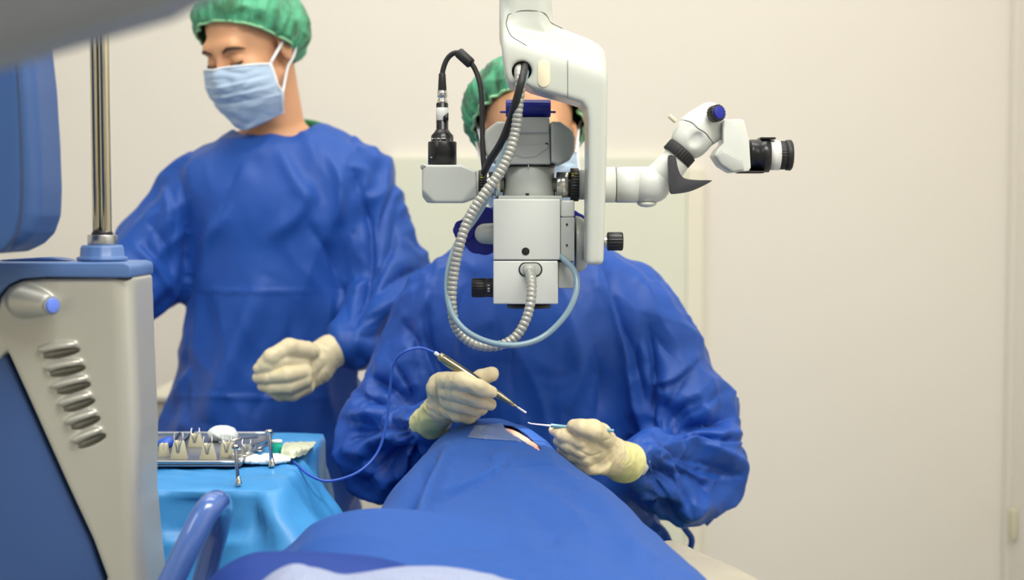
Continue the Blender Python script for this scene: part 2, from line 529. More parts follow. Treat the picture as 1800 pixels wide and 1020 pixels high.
M = {
    'wall': mat('wall_paint', '#efeae0', 0.75, bump=[(60, 0.05, 0.002)], spec=0.3),
    'floor': mat('floor_vinyl', '#a8aaa8', 0.45),
    'ceiling': mat('ceiling_paint', '#f4f2ee', 0.8),
    'panel_green': mat('pale_green_glass', '#e8ebd8', 0.35, spec=0.4),
    'trim_yellow': mat('pale_yellow_edge', '#f1ecd8', 0.5),
    'gown': mat('blue_nonwoven_gown', '#1f51ac', 0.46, sheen=0.04, spec=0.36, bump=[(900, 0.12, 0.0006), (-12, 0.9, 0.009), (38, 0.2, 0.005)]),
    'gown_n': mat('blue_nonwoven_gown_assistant', '#1f50a6', 0.48, sheen=0.04, spec=0.32, bump=[(-8, 0.8, 0.009), (30, 0.15, 0.005)]),
    'drape': mat('blue_patient_drape', '#1b4c98', 0.6, sheen=0.05, spec=0.25, bump=[(1100, 0.22, 0.0008), (-7, 0.35, 0.004), (25, 0.12, 0.004)], vary=(700, '#2757a8', 0.35, 0.7)),
    'drape_dark': mat('dark_blue_sheet', '#173c90', 0.6, spec=0.3, bump=[(900, 0.2, 0.0008)]),
    'table_drape': mat('light_blue_table_drape', '#4399dc', 0.42, spec=0.5, bump=[(500, 0.15, 0.0006), (22, 0.25, 0.006)]),
    'cloth_white': mat('white_bedding', '#a9b0c4', 0.8, bump=[(300, 0.3, 0.001)]),
    'skin': mat('skin', '#dfa77e', 0.5, sss=0.12, bump=[(400, 0.05, 0.0005)]),
    'skin_pat': mat('patient_skin', '#efb39c', 0.45, sss=0.15),
    'hair': mat('dark_brown_hair', '#3a2418', 0.6),
    'brow': mat('brow_hair', '#4d3222', 0.7),
    'lash': mat('lash_hair', '#2c1a14', 0.7),
    'lid': mat('eyelid_skin', '#b98064', 0.5),
    'cap': mat('green_bouffant_cap', '#3a9c70', 0.65, sheen=0.3, bump=[(500, 0.2, 0.0006), (-30, 0.6, 0.004)], vary=(30, '#135a38', 0.40, 0.62)),
    'cap_band': mat('green_cap_band', '#93cc9c', 0.7),
    'cap_pale': mat('pale_green_cap', '#55b388', 0.65, sheen=0.3, bump=[(500, 0.2, 0.0006), (-26, 0.6, 0.004)], vary=(26, '#2c6a44', 0.42, 0.66)),
    'mask': mat('pale_blue_mask', '#b8cfe8', 0.7, bump=[(800, 0.1, 0.0005)]),
    'mask_top': mat('white_mask_edge', '#eef3f8', 0.7),
    'glove': mat('latex_glove', '#e8dab2', 0.42, sss=0.08, spec=0.4, bump=[(60, 0.25, 0.003), (220, 0.12, 0.001)]),
    'glove_cuff': mat('yellow_latex_cuff', '#e6e2a0', 0.45, spec=0.4, bump=[(60, 0.25, 0.003)]),
    'knit': mat('white_knit_cuff', '#d8dcea', 0.85, bump=[(500, 0.4, 0.001)]),
    'scrub': mat('green_scrub', '#1f7a4c', 0.8),
    'white': mat('white_enamel', '#d6dad4', 0.32, coat=0.2),
    'arm': mat('arm_white_enamel', '#c3c8bf', 0.35, coat=0.15),
    'port': mat('cream_cover', '#e6dec0', 0.5),
    'grey': mat('light_grey_enamel', '#b4b9b4', 0.38, coat=0.1),
    'grey_d': mat('mid_grey_enamel', '#8d9294', 0.4),
    'black': mat('black_plastic', '#101114', 0.3, spec=0.5),
    'black_m': mat('matt_black_rubber', '#1b1c1f', 0.5),
    'charcoal': mat('charcoal_lever', '#33353a', 0.55),
    'seam': mat('dark_seam', '#3d4042', 0.6),
    'chrome': mat('chrome', '#d6d6d0', 0.18, metal=1.0),
    'steel': mat('brushed_steel', '#b9bcc0', 0.28, metal=1.0),
    'navy': mat('navy_rubber_cover', '#0a1e94', 0.4),
    'yellow': mat('yellow_marking', '#d8d04a', 0.6),
    'label': mat('white_label', '#d9dcd8', 0.5),
    'hose': mat('grey_metal_hose', '#a7a9a2', 0.35, metal=0.35),
    'tube_b': mat('pale_blue_silicone', '#7c98a6', 0.3, coat=0.3),
    'cable': mat('blue_cable', '#2a5cc4', 0.4),
    'gold': mat('gold_steel', '#a39c80', 0.25, metal=1.0),
    'tip': mat('white_metal_tip', '#eef0f4', 0.3),
    'tool': mat('pale_blue_tool_handle', '#7fb0c4', 0.3, metal=0.3),
    'con_silver': mat('silver_grey_plastic', '#c6c6bc', 0.42, metal=0.5, bump=[(1500, 0.03, 0.0003)]),
    'con_blue': mat('slate_blue_plastic', '#5577ae', 0.38, spec=0.5),
    'con_blue_d': mat('blue_housing_plastic', '#385890', 0.42, bump=[(1500, 0.03, 0.0003)]),
    'mon': mat('blue_monitor_plastic', '#33568e', 0.45, bump=[(1500, 0.04, 0.0003)]),
    'button': mat('blue_button', '#6a8af0', 0.3),
    'handle': mat('glossy_blue_handle', '#4a6bb0', 0.16, coat=0.5),
    'pole': mat('polished_pole', '#cfc8b0', 0.12, metal=1.0),
    'overhead': mat('grey_overhead_panel', '#8e949c', 0.5),
    'clip': mat('cream_rubber', '#d6d2b4', 0.6),
    'gauze': mat('white_gauze', '#e8f0f0', 0.9, bump=[(300, 0.3, 0.001)]),
    'teal': mat('teal_plastic', '#18c0a0', 0.35),
    'wrap': mat('cream_wrap', '#e2e8c8', 0.3),
    'bed': mat('grey_bed_vinyl', '#a9a392', 0.55),
    'film': mat('clear_film', '#9fb0cc', 0.15, alpha=0.42, coat=0.6),
    'shoe': mat('white_clog', '#d8dadc', 0.5),
    'dark': mat('dark_gap', '#15171a', 0.6),
    'bottle': mat('off_white_fitting', '#d8d2b8', 0.6),
}

# ================================================================== THE ROOM
WALL_Y = 3.9
XR = P(1772, 500, WALL_Y).x
def structure(name, me, m):
    o = obj_from(name, me, m, None, smooth=False); o['kind'] = 'structure'; return o
structure('floor', box((-2.6, -2.2, -0.05), (XR, WALL_Y, 0.0), 0), M['floor'])
structure('ceiling', box((-2.6, -2.2, 2.95), (XR, WALL_Y, 3.0), 0), M['ceiling'])
structure('wall_back', box((-2.6, WALL_Y, 0), (XR + 0.05, WALL_Y + 0.05, 2.95), 0), M['wall'])
structure('wall_right', box((XR, -2.2, 0), (XR + 0.05, WALL_Y, 2.95), 0), M['wall'])
structure('wall_left', box((-2.65, -2.2, 0), (-2.6, WALL_Y, 2.95), 0), M['wall'])
structure('wall_front', box((-2.6, -2.25, 0), (XR, -2.2, 2.95), 0), M['wall'])
structure('baseboard_back', box((-2.6, WALL_Y - 0.012, 0), (XR, WALL_Y, 0.1), 0.003), M['con_silver'])
structure('trim_1', box((XR - 0.006, WALL_Y - 0.05, 0), (XR, WALL_Y - 0.006, 2.95), 0.002), M['wall'])

# pale green glass panel standing against the back wall
a = P(686, 276, 3.86); b = P(1208, 276, 3.86)
t = thing('glass_panel', 'pale green panel standing against the cream back wall behind the seated person', 'panel', ((a.x + b.x) / 2, 3.87, 0))
obj_from('pane', box((a.x, 3.865, 0.0), (b.x, 3.899, a.z), 0.003), M['panel_green'], t, False)
obj_from('edge_strip', box((b.x, 3.86, 0.0), (b.x + 0.045, 3.899, a.z - 0.03), 0.004), M['trim_yellow'], t, False, label='pale yellow strip along the right edge')

# beige fitting on the right wall
a = P(1790, 892, 3.83); b = P(1790, 944, 3.83)
o = obj_from('wall_fitting', box((XR - 0.014, 3.79, b.z), (XR, 3.83, a.z), 0.004), M['bottle'], None)
tag(centre(o), 'small narrow beige fitting low on the right wall at the picture edge', 'wall fitting')
# low cream cabinet seen between the console and the standing person
a = P(255, 696, 3.3); b = P(318, 696, 3.3)
t = thing('low_cabinet', 'cream low cabinet seen in the gap between the silver console and the standing person', 'cabinet', ((a.x + b.x) / 2, 3.45, 0))
obj_from('body', box((a.x, 3.3, 0), (b.x, 3.6, a.z - 0.015), 0.006), M['bottle'], t)
obj_from('top', box((a.x - 0.01, 3.29, a.z - 0.014), (b.x + 0.01, 3.61, a.z), 0.004), M['trim_yellow'], t)

# ================================================================== PEOPLE
def head_prims(f, R, c, k=0.012):
    """local: x = viewer right when facing the viewer, face towards -y, z up; origin between the ears"""
    def L(p, kk=k, cut=False):
        f.add(local_prim(p, R, c), kk, cut)
    L(ell((0, 0.018, 0.045), (0.076, 0.094, 0.082)))
    L(ell((0, -0.030, -0.020), (0.062, 0.062, 0.085)), 0.02)
    L(rc((-0.030, -0.076, 0.030), (0.030, -0.076, 0.030), 0.014, 0.014), 0.02)
    for s in (-1, 1):
        L(rc((s * 0.052, -0.005, -0.055), (s * 0.018, -0.066, -0.094), 0.016, 0.014), 0.02)
        L(ell((s * 0.040, -0.062, -0.022), (0.022, 0.022, 0.020)), 0.018)
    L(ell((0, -0.078, -0.093), (0.020, 0.016, 0.017)), 0.014)
    for s in (-1, 1):
        L(ell((s * 0.031, -0.097, 0.006), (0.017, 0.014, 0.012)), 0.014, True)
        L(ell((s * 0.031, -0.074, 0.004), (0.0145, 0.0135, 0.0125)), 0.003)
    L(rc((0, -0.084, 0.018), (0, -0.106, -0.026), 0.007, 0.0105), 0.010)
    for s in (-1, 1): L(ell((s * 0.0125, -0.093, -0.030), (0.008, 0.010, 0.007)), 0.006)
    L(ell((0, -0.088, -0.052), (0.023, 0.009, 0.006)), 0.006)
    L(ell((0, -0.086, -0.061), (0.019, 0.009, 0.0065)), 0.006)
    for s in (-1, 1):
        L(ell((s * 0.079, 0.012, -0.002), (0.007, 0.018, 0.031)), 0.008)
        L(ell((s * 0.088, 0.008, 0.0), (0.005, 0.010, 0.018)), 0.004, True)
def hl(R, c, p): return Vector(c) + R @ Vector(p)
def face_hair(parent, R, c):
    for s in (-1, 1):
        pts = [hl(R, c, q) for q in ((s * 0.014, -0.0905, 0.024), (s * 0.03, -0.0925, 0.0305), (s * 0.044, -0.083, 0.028), (s * 0.054, -0.070, 0.021))]
        obj_from('eyebrow', tube(pts, [0.0022, 0.0036, 0.003, 0.0012], 8, 6, flat=0.7), M['brow'], parent)
        pts = [hl(R, c, q) for q in ((s * 0.018, -0.0850, -0.001), (s * 0.025, -0.0885, -0.0045), (s * 0.033, -0.0892, -0.0052), (s * 0.041, -0.0850, -0.002), (s * 0.046, -0.080, 0.001))]
        obj_from('eyelashes', tube(pts, [0.001, 0.0024, 0.0028, 0.0024, 0.0012], 8, 6), M['lash'], parent)
def bouffant(parent, R, c, m, scale=(1, 1, 1), cut=((0, -0.62, 1), 0.062), off=(0, 0.028, 0.055), seed=0.0, amp=0.005, band=True):
    """soft gathered cap: ellipsoid shell kept above a tilted plane"""
    nrm = Vector(cut[0]).normalized(); d = cut[1]
    nu, nv = 220, 90
    V = []; r = (0.104 * scale[0], 0.118 * scale[1], 0.108 * scale[2])
    # rings between the plane and the top pole, measured around the plane normal
    zax = nrm; xax = Vector((1, 0, 0)); yax = zax.cross(xax)
    O = Vector(off)
    def rad(dirv):
        return 1 / math.sqrt((dirv.x / r[0]) ** 2 + (dirv.y / r[1]) ** 2 + (dirv.z / r[2]) ** 2)
    # angle of the rim below the equator
    for j in range(nv):
        v = j / (nv - 1)
        for i in range(nu):
            u = 2 * PI * i / nu
            th = 0.001 + v * (PI * 0.585)
            dirv = zax * math.cos(th) + (xax * math.cos(u) + yax * math.sin(u)) * math.sin(th)
            p = O + dirv * rad(dirv)
            e = max(0, (v - 0.72) / 0.28)              # gather towards the band
            p = O + (p - O) * (1 - 0.13 * e ** 2.2)
            V.append(p)
    V = np.array([[p.x, p.y, p.z] for p in V])
    u = np.tile(np.arange(nu) * 2 * PI / nu, nv); v = np.repeat(np.linspace(0, 1, nv), nu)
    dirn = (V - np.array(off)); dirn /= np.linalg.norm(dirn, axis=1)[:, None]
    q = np.stack([np.cos(u) * 7, np.sin(u) * 7, v * 1.6 + seed], 1)
    g = ridged(q) * amp * (0.25 + 1.1 * v)
    g += ridged(V * 17 + seed + 5) * amp * 0.7 + ridged(V * 33 + seed + 9) * amp * 0.3
    q2 = np.stack([np.cos(u) * 16, np.sin(u) * 16, v * 1.2 + seed], 1)
    g += ridged(q2) * amp * 0.45 * v
    V = V + dirn * g[:, None]
    F = []
    for j in range(nv - 1):
        for i in range(nu):
            F.append((j * nu + i, (j + 1) * nu + i, (j + 1) * nu + (i + 1) % nu, j * nu + (i + 1) % nu))
    Rn = np.array(R); W = V @ Rn.T + A3(c)
    cp = obj_from('surgical_cap', mesh_np('cap', W, F), m, parent); solid(cp, 0.0012)
    rim = W[(nv - 1) * nu:]
    if band:
        pts = [Vector(rim[k]) for k in range(0, nu, 4)] + [Vector(rim[0])]
        obj_from('elastic_band', tube(pts, 0.0028, 8, 3), M['cap_band'], cp)
    return cp
def face_mask(parent, R, c, w=1.0):
    nu, nv = 70, 60
    V = []; F = []
    for j in range(nv):
        v = j / (nv - 1)
        z = 0.000 - 0.119 * v
        bulge = 0.112 + 0.012 * math.sin(min(1, v * 1.6) * PI) - 0.026 * max(0, v - 0.7) ** 1.3 / 0.3
        wid = (0.078 + 0.004 * math.sin(v * PI) - 0.019 * max(0, v - 0.62) / 0.38) * w
        for i in range(nu):
            u = -1 + 2 * i / (nu - 1)
            a = u * 1.32
            x = wid * math.sin(a) / math.sin(1.32)
            y = -(0.012 + (bulge - 0.012) * max(0, math.cos(a)) ** 0.72) + 0.004
            zz = z + (0.010 * (0.5 - v) - 0.026 * (1 - v)) * (abs(u) ** 2) - (0.016 * (v > 0.85) * (v - 0.85) / 0.15) * (1 - abs(u))
            nose = math.exp(-(u / 0.16) ** 2) * math.exp(-(v / 0.35) ** 2)
            y -= 0.010 * nose
            # three pleats
            pl = 0
            for pc in (0.26, 0.44, 0.62):
                d = (v - pc + 0.05 * u * u) / 0.05
                pl += 0.0032 * math.tanh(d * 2.5) * math.exp(-abs(d) * 0.8)
            y -= pl * (1 - 0.3 * abs(u))
            V.append((x, y, zz))
    for j in range(nv - 1):
        for i in range(nu - 1):
            F.append((j * nu + i, (j + 1) * nu + i, (j + 1) * nu + i + 1, j * nu + i + 1))
    V = np.array(V); V[:, 1] += 0.0022 * ridged(V * np.array([30, 30, 55]) + 3.3)
    Rn = np.array(R); W = V @ Rn.T + A3(c)
    o = obj_from('face_mask', mesh_np('mask', W, F), M['mask'], parent); solid(o, 0.0014)
    # white binding along the top and the two sides
    top = [Vector(W[i]) for i in range(0, nu, 5)] + [Vector(W[nu - 1])]
    obj_from('edge_binding', tube(top, 0.0022, 8, 3, flat=0.8), M['mask_top'], o)
    for s, col in ((-1, 0), (1, nu - 1)):
        side = [Vector(W[j * nu + col]) for j in range(0, nv, 8)] + [Vector(W[(nv - 1) * nu + col])]
        obj_from('edge_binding', tube(side, 0.004, 8, 3, flat=0.6), M['mask_top'], o)
        up = [Vector(W[col]), hl(R, c, (s * 0.088, 0.02, 0.018)), hl(R, c, (s * 0.098, 0.040, 0.036)), hl(R, c, (s * 0.090, 0.055, 0.045))]
        obj_from('strap', tube(up, 0.0030, 8, 6, flat=0.6), M['mask_top'], o)
        lo = [Vector(W[int(nv * 0.62) * nu + col]), hl(R, c, (s * 0.080, -0.004, -0.045)), hl(R, c, (s * 0.085, 0.016, -0.030)), hl(R, c, (s * 0.090, 0.035, -0.008))]
        obj_from('strap', tube(lo, 0.0026, 8, 6, flat=0.6), M['mask_top'], o)
    return o

def body_field_mesh(name, f, m, parent, sm=1):
    V, F = f.nets(); V = smooth(V, F, sm)
    return obj_from(name, mesh_np(name, V, F), m, parent)

# ---- a gloved hand from joint positions in world space
def glove(parent, spec, folds=0.0008, seed=0.0, creases=None, D=2.2):
    """spec: dict(cuff=[(pt,r)...], palm=[(a,b,ra,rb,flat)], fingers=[[(pt,r)...]...])"""
    allp = [A3(p) for p, r in spec['cuff']] + [A3(q) for fg in spec['fingers'] for q, r in fg] + [A3(x[0]) for x in spec['palm']] + [A3(x[1]) for x in spec['palm']]
    allp = np.array(allp); lo = allp.min(0) - 0.04; hi = allp.max(0) + 0.04
    f = Field(lo, hi, 0.0014)
    for a, b, ra, rb, fl in spec['palm']: f.add(rc(a, b, ra, rb, fl), 0.012)
    c = spec['cuff']
    for i in range(len(c) - 1): f.add(rc(c[i][0], c[i + 1][0], c[i][1], c[i + 1][1]), 0.016)
    for fg in spec['fingers']:
        g = Field(lo, hi, 0.0014)
        g.ax = f.ax; g.F = np.full(f.F.shape, 1.0, np.float32)
        for i in range(len(fg) - 1): g.add(rc(fg[i][0], fg[i + 1][0], fg[i][1], fg[i + 1][1]), 0.004)
        f.F = smin(f.F, g.F, spec.get('k', 0.004))
    if 'cutcuff' in spec:
        p, n = spec['cutcuff']; p = A3(p); n = A3(n); n /= np.linalg.norm(n)
        f.clip(lambda X, Y, Z: (X - p[0]) * n[0] + (Y - p[1]) * n[1] + (Z - p[2]) * n[2], 0.002)
    V, F = f.nets(); V = smooth(V, F, 2)
    N = vnormals(V, F)
    # latex wrinkles: fine over the hand, rings around the wrist
    wr = A3(c[-1][0]); axis = A3(c[0][0]) - A3(c[-1][0]); axis /= np.linalg.norm(axis)
    tt = (V - wr) @ axis
    near = np.clip(1 - np.abs(tt) / 0.05, 0, 1)
    g = rough_folds(V, np.cross(axis, [0, 1, 0.2]), 75, 3.5, seed) * folds * (0.5 + 1.3 * near)
    g += rough_folds(V, axis, 60, 2.5, seed + 9) * folds * 0.5
    V = V + N * g[:, None]
    if creases: V = crease(V, N, creases, D)
    return obj_from('glove', mesh_np('glove', V, F), M['glove'], parent), axis, wr
def cuff_band(parent, name, a, b, ra, rb, m, seed=0.0, lip=True, flat=0.85, amp=0.0016):
    """the wide end of a glove (or a knitted wristlet) as a slightly wrinkled sleeve from a to b"""
    a = Vector(a); b = Vector(b); d, s, u = frame_axis(b - a); L = (b - a).length
    nu, nv = 72, 26; V = []
    for j in range(nv):
        t = j / (nv - 1)
        for i in range(nu):
            an = 2 * PI * i / nu; r = ra + (rb - ra) * t
            V.append(a + d * (L * t) + s * (math.cos(an) * r) + u * (math.sin(an) * r * flat))
    V = np.array([[v.x, v.y, v.z] for v in V]); ce = np.repeat(np.array([A3(a + d * (L * j / (nv - 1))) for j in range(nv)]), nu, axis=0)
    n = V - ce; n /= np.linalg.norm(n, axis=1)[:, None]
    V = V + n * (rough_folds(V, s, 60, 3, seed) * amp)[:, None]
    F = [(j * nu + i, j * nu + (i + 1) % nu, (j + 1) * nu + (i + 1) % nu, (j + 1) * nu + i) for j in range(nv - 1) for i in range(nu)]
    o = obj_from(name, mesh_np(name, V, F), m, parent); solid(o, 0.001)
    if lip:
        ring = [Vector(V[(nv - 1) * nu + i]) for i in range(0, nu, 4)] + [Vector(V[(nv - 1) * nu])]
        obj_from('rolled_edge', tube(ring, 0.0016, 8, 3), m, o)
    return o

def trousers(parent, legs):
    for pts, rad in legs:
        lo = np.min([A3(p) for p in pts], 0) - 0.13; hi = np.max([A3(p) for p in pts], 0) + 0.13
        f = Field(lo, hi, 0.007); chain(f, pts[:-1], rad, 0.02)
        V, F = f.nets(); V = smooth(V, F, 2); N = vnormals(V, F); V = V + N * (rough_folds(V, (0.3, 0, 1), 14, 3, 2.0) * 0.006)[:, None]
        obj_from('trouser_leg', mesh_np('leg', V, F), M['scrub'], parent)
        an = Vector(pts[-2]); x, y = an.x, an.y
        f = Field((x - 0.09, y - 0.26, -0.02), (x + 0.09, y + 0.11, 0.16), 0.005)
        f.add(rc((x, y + 0.03, 0.046), (x, y - 0.15, 0.042), 0.043, 0.045), 0.0); f.add(rc((x, y, 0.05), (x, y, 0.09), 0.045, 0.042), 0.02)
        f.clip(lambda X, Y, Z: 0.001 - Z + 0 * X + 0 * Y, 0.002)
        body_field_mesh('shoe', f, M['shoe'], parent)

# ------------------------------------------------------------------ standing person at the back left
DN = 2.88
nurse = thing('person', 'standing person in blue gown, green cap and pale mask looking down at the instruments', 'person', P(460, 1500, DN).to_tuple()[:2] + (0,))
RN = Matrix.Rotation(math.radians(-3), 3, 'Y') @ Matrix.Rotation(math.radians(-33), 3, 'Z') @ Matrix.Rotation(math.radians(23), 3, 'X')
CN = P(441, 88, 2.82)
f = Field((-1.05, 2.45, 0.0), (0.0, 3.1, 1.78), 0.006, fine=((CN.x - 0.14, CN.y - 0.16, CN.z - 0.18), (CN.x + 0.13, CN.y + 0.13, CN.z + 0.16), 0.0024))
f.add(rc(P(488, 330, 2.90), P(480, 560, 2.90), 0.13, 0.12, ((0, 1, 0), 0.7)), 0.05)
f.add(rc(P(480, 560, 2.90), P(478, 800, 2.90), 0.12, 0.15, ((0, 1, 0), 0.8)), 0.05)
f.add(rc(P(385, 318, 2.89), P(605, 318, 2.89), 0.05, 0.05), 0.05)
for px in (430, 525):
    f.add(rc(P(px, 820, 2.90), (P(px, 820, 2.9).x, 2.88, 0.5), 0.08, 0.055), 0.04)
    f.add(rc((P(px, 820, 2.9).x, 2.88, 0.5), (P(px, 820, 2.9).x, 2.92, 0.08), 0.052, 0.032), 0.03)
    f.add(rc((P(px, 820, 2.9).x, 2.92, 0.045), (P(px, 820, 2.9).x, 2.75, 0.035), 0.036, 0.032, ((0, 0, 1), 0.9)), 0.03)
chain(f, [P(360, 330, 2.89), P(265, 475, 2.88), P(185, 560, 2.74)], [0.04, 0.028, 0.02], 0.02)
chain(f, [P(630, 330, 2.89), P(690, 490, 2.87), P(615, 610, 2.71), P(590, 618, 2.68)], [0.04, 0.028, 0.018, 0.018], 0.02)
head_prims(f, RN, CN)
f.add(rc(hl(RN, CN, (0.0, 0.030, -0.05)), P(492, 262, 2.90), 0.052, 0.057), 0.02)
f.add(rc(P(430, 285, 2.89), P(560, 285, 2.89), 0.045, 0.045), 0.05)
body_field_mesh('body', f, M['skin'], nurse)
trousers(nurse,
         [([Vector((P(px, 820, 2.9).x, 2.90, 0.72)), Vector((P(px, 820, 2.9).x, 2.88, 0.45)), Vector((P(px, 820, 2.9).x, 2.92, 0.10)), Vector((0, 0, 0.1))], [0.10, 0.078, 0.056]) for px in (425, 530)])
face_hair(nurse, RN, CN)
bouffant(nurse, RN, CN, M['cap_pale'], scale=(1.02, 0.97, 1.05), cut=((0, 1.0, 1), 0.0), off=(-0.002, 0.017, 0.031), seed=2.0, amp=0.0055)
face_mask(nurse, RN, CN)

# green scrub collar showing beside the neck
col = [P(545, 240, 2.84), P(560, 234, 2.86), P(574, 229, 2.89), P(570, 224, 2.93), P(530, 216, 2.97), P(450, 222, 2.96)]
obj_from('scrub_collar', tube(col, 0.008, 10, 8), M['scrub'], nurse, label='green scrub collar')

# gown
f = Field((-1.12, 2.4, 0.30), (0.02, 3.2, 1.46), 0.006)
ya = (0, 1, 0)
f.add(rc(P(395, 318, 2.89), P(598, 318, 2.89), 0.085, 0.085, (ya, 0.85)), 0.03)
f.add(rc(P(455, 268, 2.90), P(535, 268, 2.90), 0.055, 0.055), 0.05)
f.add(rc(P(492, 390, 2.88), P(482, 560, 2.88), 0.185, 0.165, (ya, 0.72)), 0.07)
f.add(rc(P(482, 560, 2.88), P(462, 760, 2.88), 0.165, 0.190, (ya, 0.75)), 0.07)
f.add(rc(P(462, 760, 2.88), P(462, 1100, 2.88), 0.190, 0.215, (ya, 0.78)), 0.07)
chain(f, [P(358, 332, 2.88), P(275, 462, 2.86)], [0.088, 0.085], 0.02)
chain(f, [P(275, 462, 2.86), P(160, 560, 2.72)], [0.085, 0.055], 0.03)
chain(f, [P(625, 335, 2.88), P(680, 470, 2.86)], [0.088, 0.082], 0.02)
chain(f, [P(685, 490, 2.84), P(618, 606, 2.70)], [0.078, 0.046], 0.03)
f.cut(rc(P(488, 150, 2.91), P(492, 228, 2.91), 0.080, 0.088), 0.012)
V, F = f.nets(); V = smooth(V, F, 3); N = vnormals(V, F)
px, py = proj(V)
g = rough_folds(V, (0.25, 0, 1), 8.0, 3.5, 1.7) * 0.009 + rough_folds(V, (-0.5, 0, 1), 14, 3, 5.7) * 0.004
arm = (px > 620) | (px < 330)
g += facets(V, (0.2, 0, 1), 7, 3.0, 4.3) * 0.018
g += np.where(arm, rough_folds(V, (0.7, 0.2, 0.5), 15, 3, 8.1) * 0.010, 0)
V = V + N * g[:, None]
V = crease(V, N, [
    ([(612, 575), (660, 560), (720, 520)], 0.008, 0.010, 's'), ([(620, 590), (670, 590), (720, 560)], 0.008, 0.010, 'v'),
    ([(640, 560), (680, 545), (730, 500)], 0.008, 0.008, 'r'), ([(625, 620), (650, 640), (690, 640)], 0.007, 0.008, 'v'),
    ([(715, 330), (735, 400), (742, 450)], 0.010, 0.010, 'v'), ([(700, 300), (670, 380), (660, 440)], 0.010, 0.009, 's'),
    ([(285, 310), (300, 370), (300, 430)], 0.010, 0.009, 's'), ([(250, 380), (290, 430), (310, 500)], 0.010, 0.010, 'v'),
    ([(235, 430), (275, 470), (315, 530)], 0.010, 0.010, 'r'), ([(430, 270), (400, 330), (380, 400)], 0.014, 0.008, 'v'),
    ([(620, 300), (650, 400), (640, 500), (620, 590)], 0.0153, 0.0270, 'v'),
    ([(700, 360), (690, 430), (650, 500), (625, 560)], 0.0136, 0.0189, 'v'),
    ([(750, 470), (700, 490), (650, 525)], 0.0119, 0.0162, 'v'),
    ([(740, 500), (690, 530), (640, 560)], 0.0119, 0.0135, 'r'),
    ([(312, 300), (330, 400), (330, 480), (322, 540)], 0.0153, 0.0297, 'v'),
    ([(300, 340), (255, 420), (290, 470)], 0.0127, 0.0135, 'v'),
    ([(400, 370), (360, 430), (345, 520)], 0.0153, 0.0108, 'r'),
    ([(540, 390), (590, 470), (610, 600)], 0.0153, 0.0162, 'v'),
    ([(545, 330), (520, 380), (470, 420)], 0.0170, 0.0108, 'r'),
    ([(490, 260), (520, 320), (560, 360)], 0.0136, 0.0095, 'r'),
    ([(570, 260), (600, 330), (590, 400)], 0.0119, 0.0095, 'r'),
    ([(470, 480), (430, 580), (380, 700), (370, 750)], 0.0255, 0.0189, 'r'),
    ([(520, 520), (500, 620), (440, 740)], 0.0255, 0.0162, 'v'),
    ([(350, 510), (430, 512), (550, 512)], 0.0034, 0.0047, 'k'),
    ([(300, 697), (400, 699), (580, 700)], 0.0034, 0.0054, 'k'),
], DN)
gown = obj_from('gown', mesh_np('gown', V, F), M['gown_n'], nurse)
# gloved hand over the table
def PR(x, y, D, r): return (P(x, y, D), S(r, D))
d0 = 2.64
spec = dict(
    cuff=[PR(606, 612, 2.69, 29), PR(580, 618, 2.67, 26), PR(550, 635, 2.65, 25)],
    palm=[(P(562, 636, 2.66), P(525, 630, 2.64), S(28, 2.65), S(20, 2.65), ((0, 1, 0), 0.8)),
          (P(560, 650, 2.65), P(527, 676, 2.63), S(26, 2.65), S(19, 2.65), ((0, 1, 0), 0.8)),
          (P(540, 655, 2.66), P(510, 660, 2.65), S(24, 2.65), S(18, 2.65), None)],
    fingers=[[PR(545, 618, 2.63, 17), PR(508, 612, 2.60, 17), PR(478, 628, 2.585, 15.5), PR(464, 640, 2.59, 13)],
             [PR(530, 640, 2.62, 16), PR(500, 636, 2.595, 15), PR(472, 644, 2.585, 12.5), PR(455, 648, 2.59, 10.5)],
             [PR(535, 655, 2.61, 15), PR(505, 660, 2.58, 14), PR(472, 664, 2.585, 12), PR(454, 664, 2.595, 10.5)],
             [PR(536, 668, 2.61, 14), PR(508, 680, 2.585, 13), PR(478, 682, 2.59, 11.5), PR(462, 679, 2.60, 10)],
             [PR(540, 680, 2.62, 13), PR(515, 694, 2.605, 11.5), PR(492, 695, 2.61, 10.5), PR(478, 688, 2.62, 9.5)]],
    k=0.0035)
glove(nurse, spec, 0.0007, 3.0, creases=[([(560, 690), (560, 660), (575, 640)], 0.006, 0.0035, 'v'), ([(548, 695), (545, 668), (555, 645)], 0.005, 0.003, 'r')], D=2.64)
cuff_band(nurse, 'glove_cuff', P(578, 617, 2.67), P(611, 608, 2.70), S(27.5, 2.68), S(35, 2.7), M['glove_cuff'], 4.0)

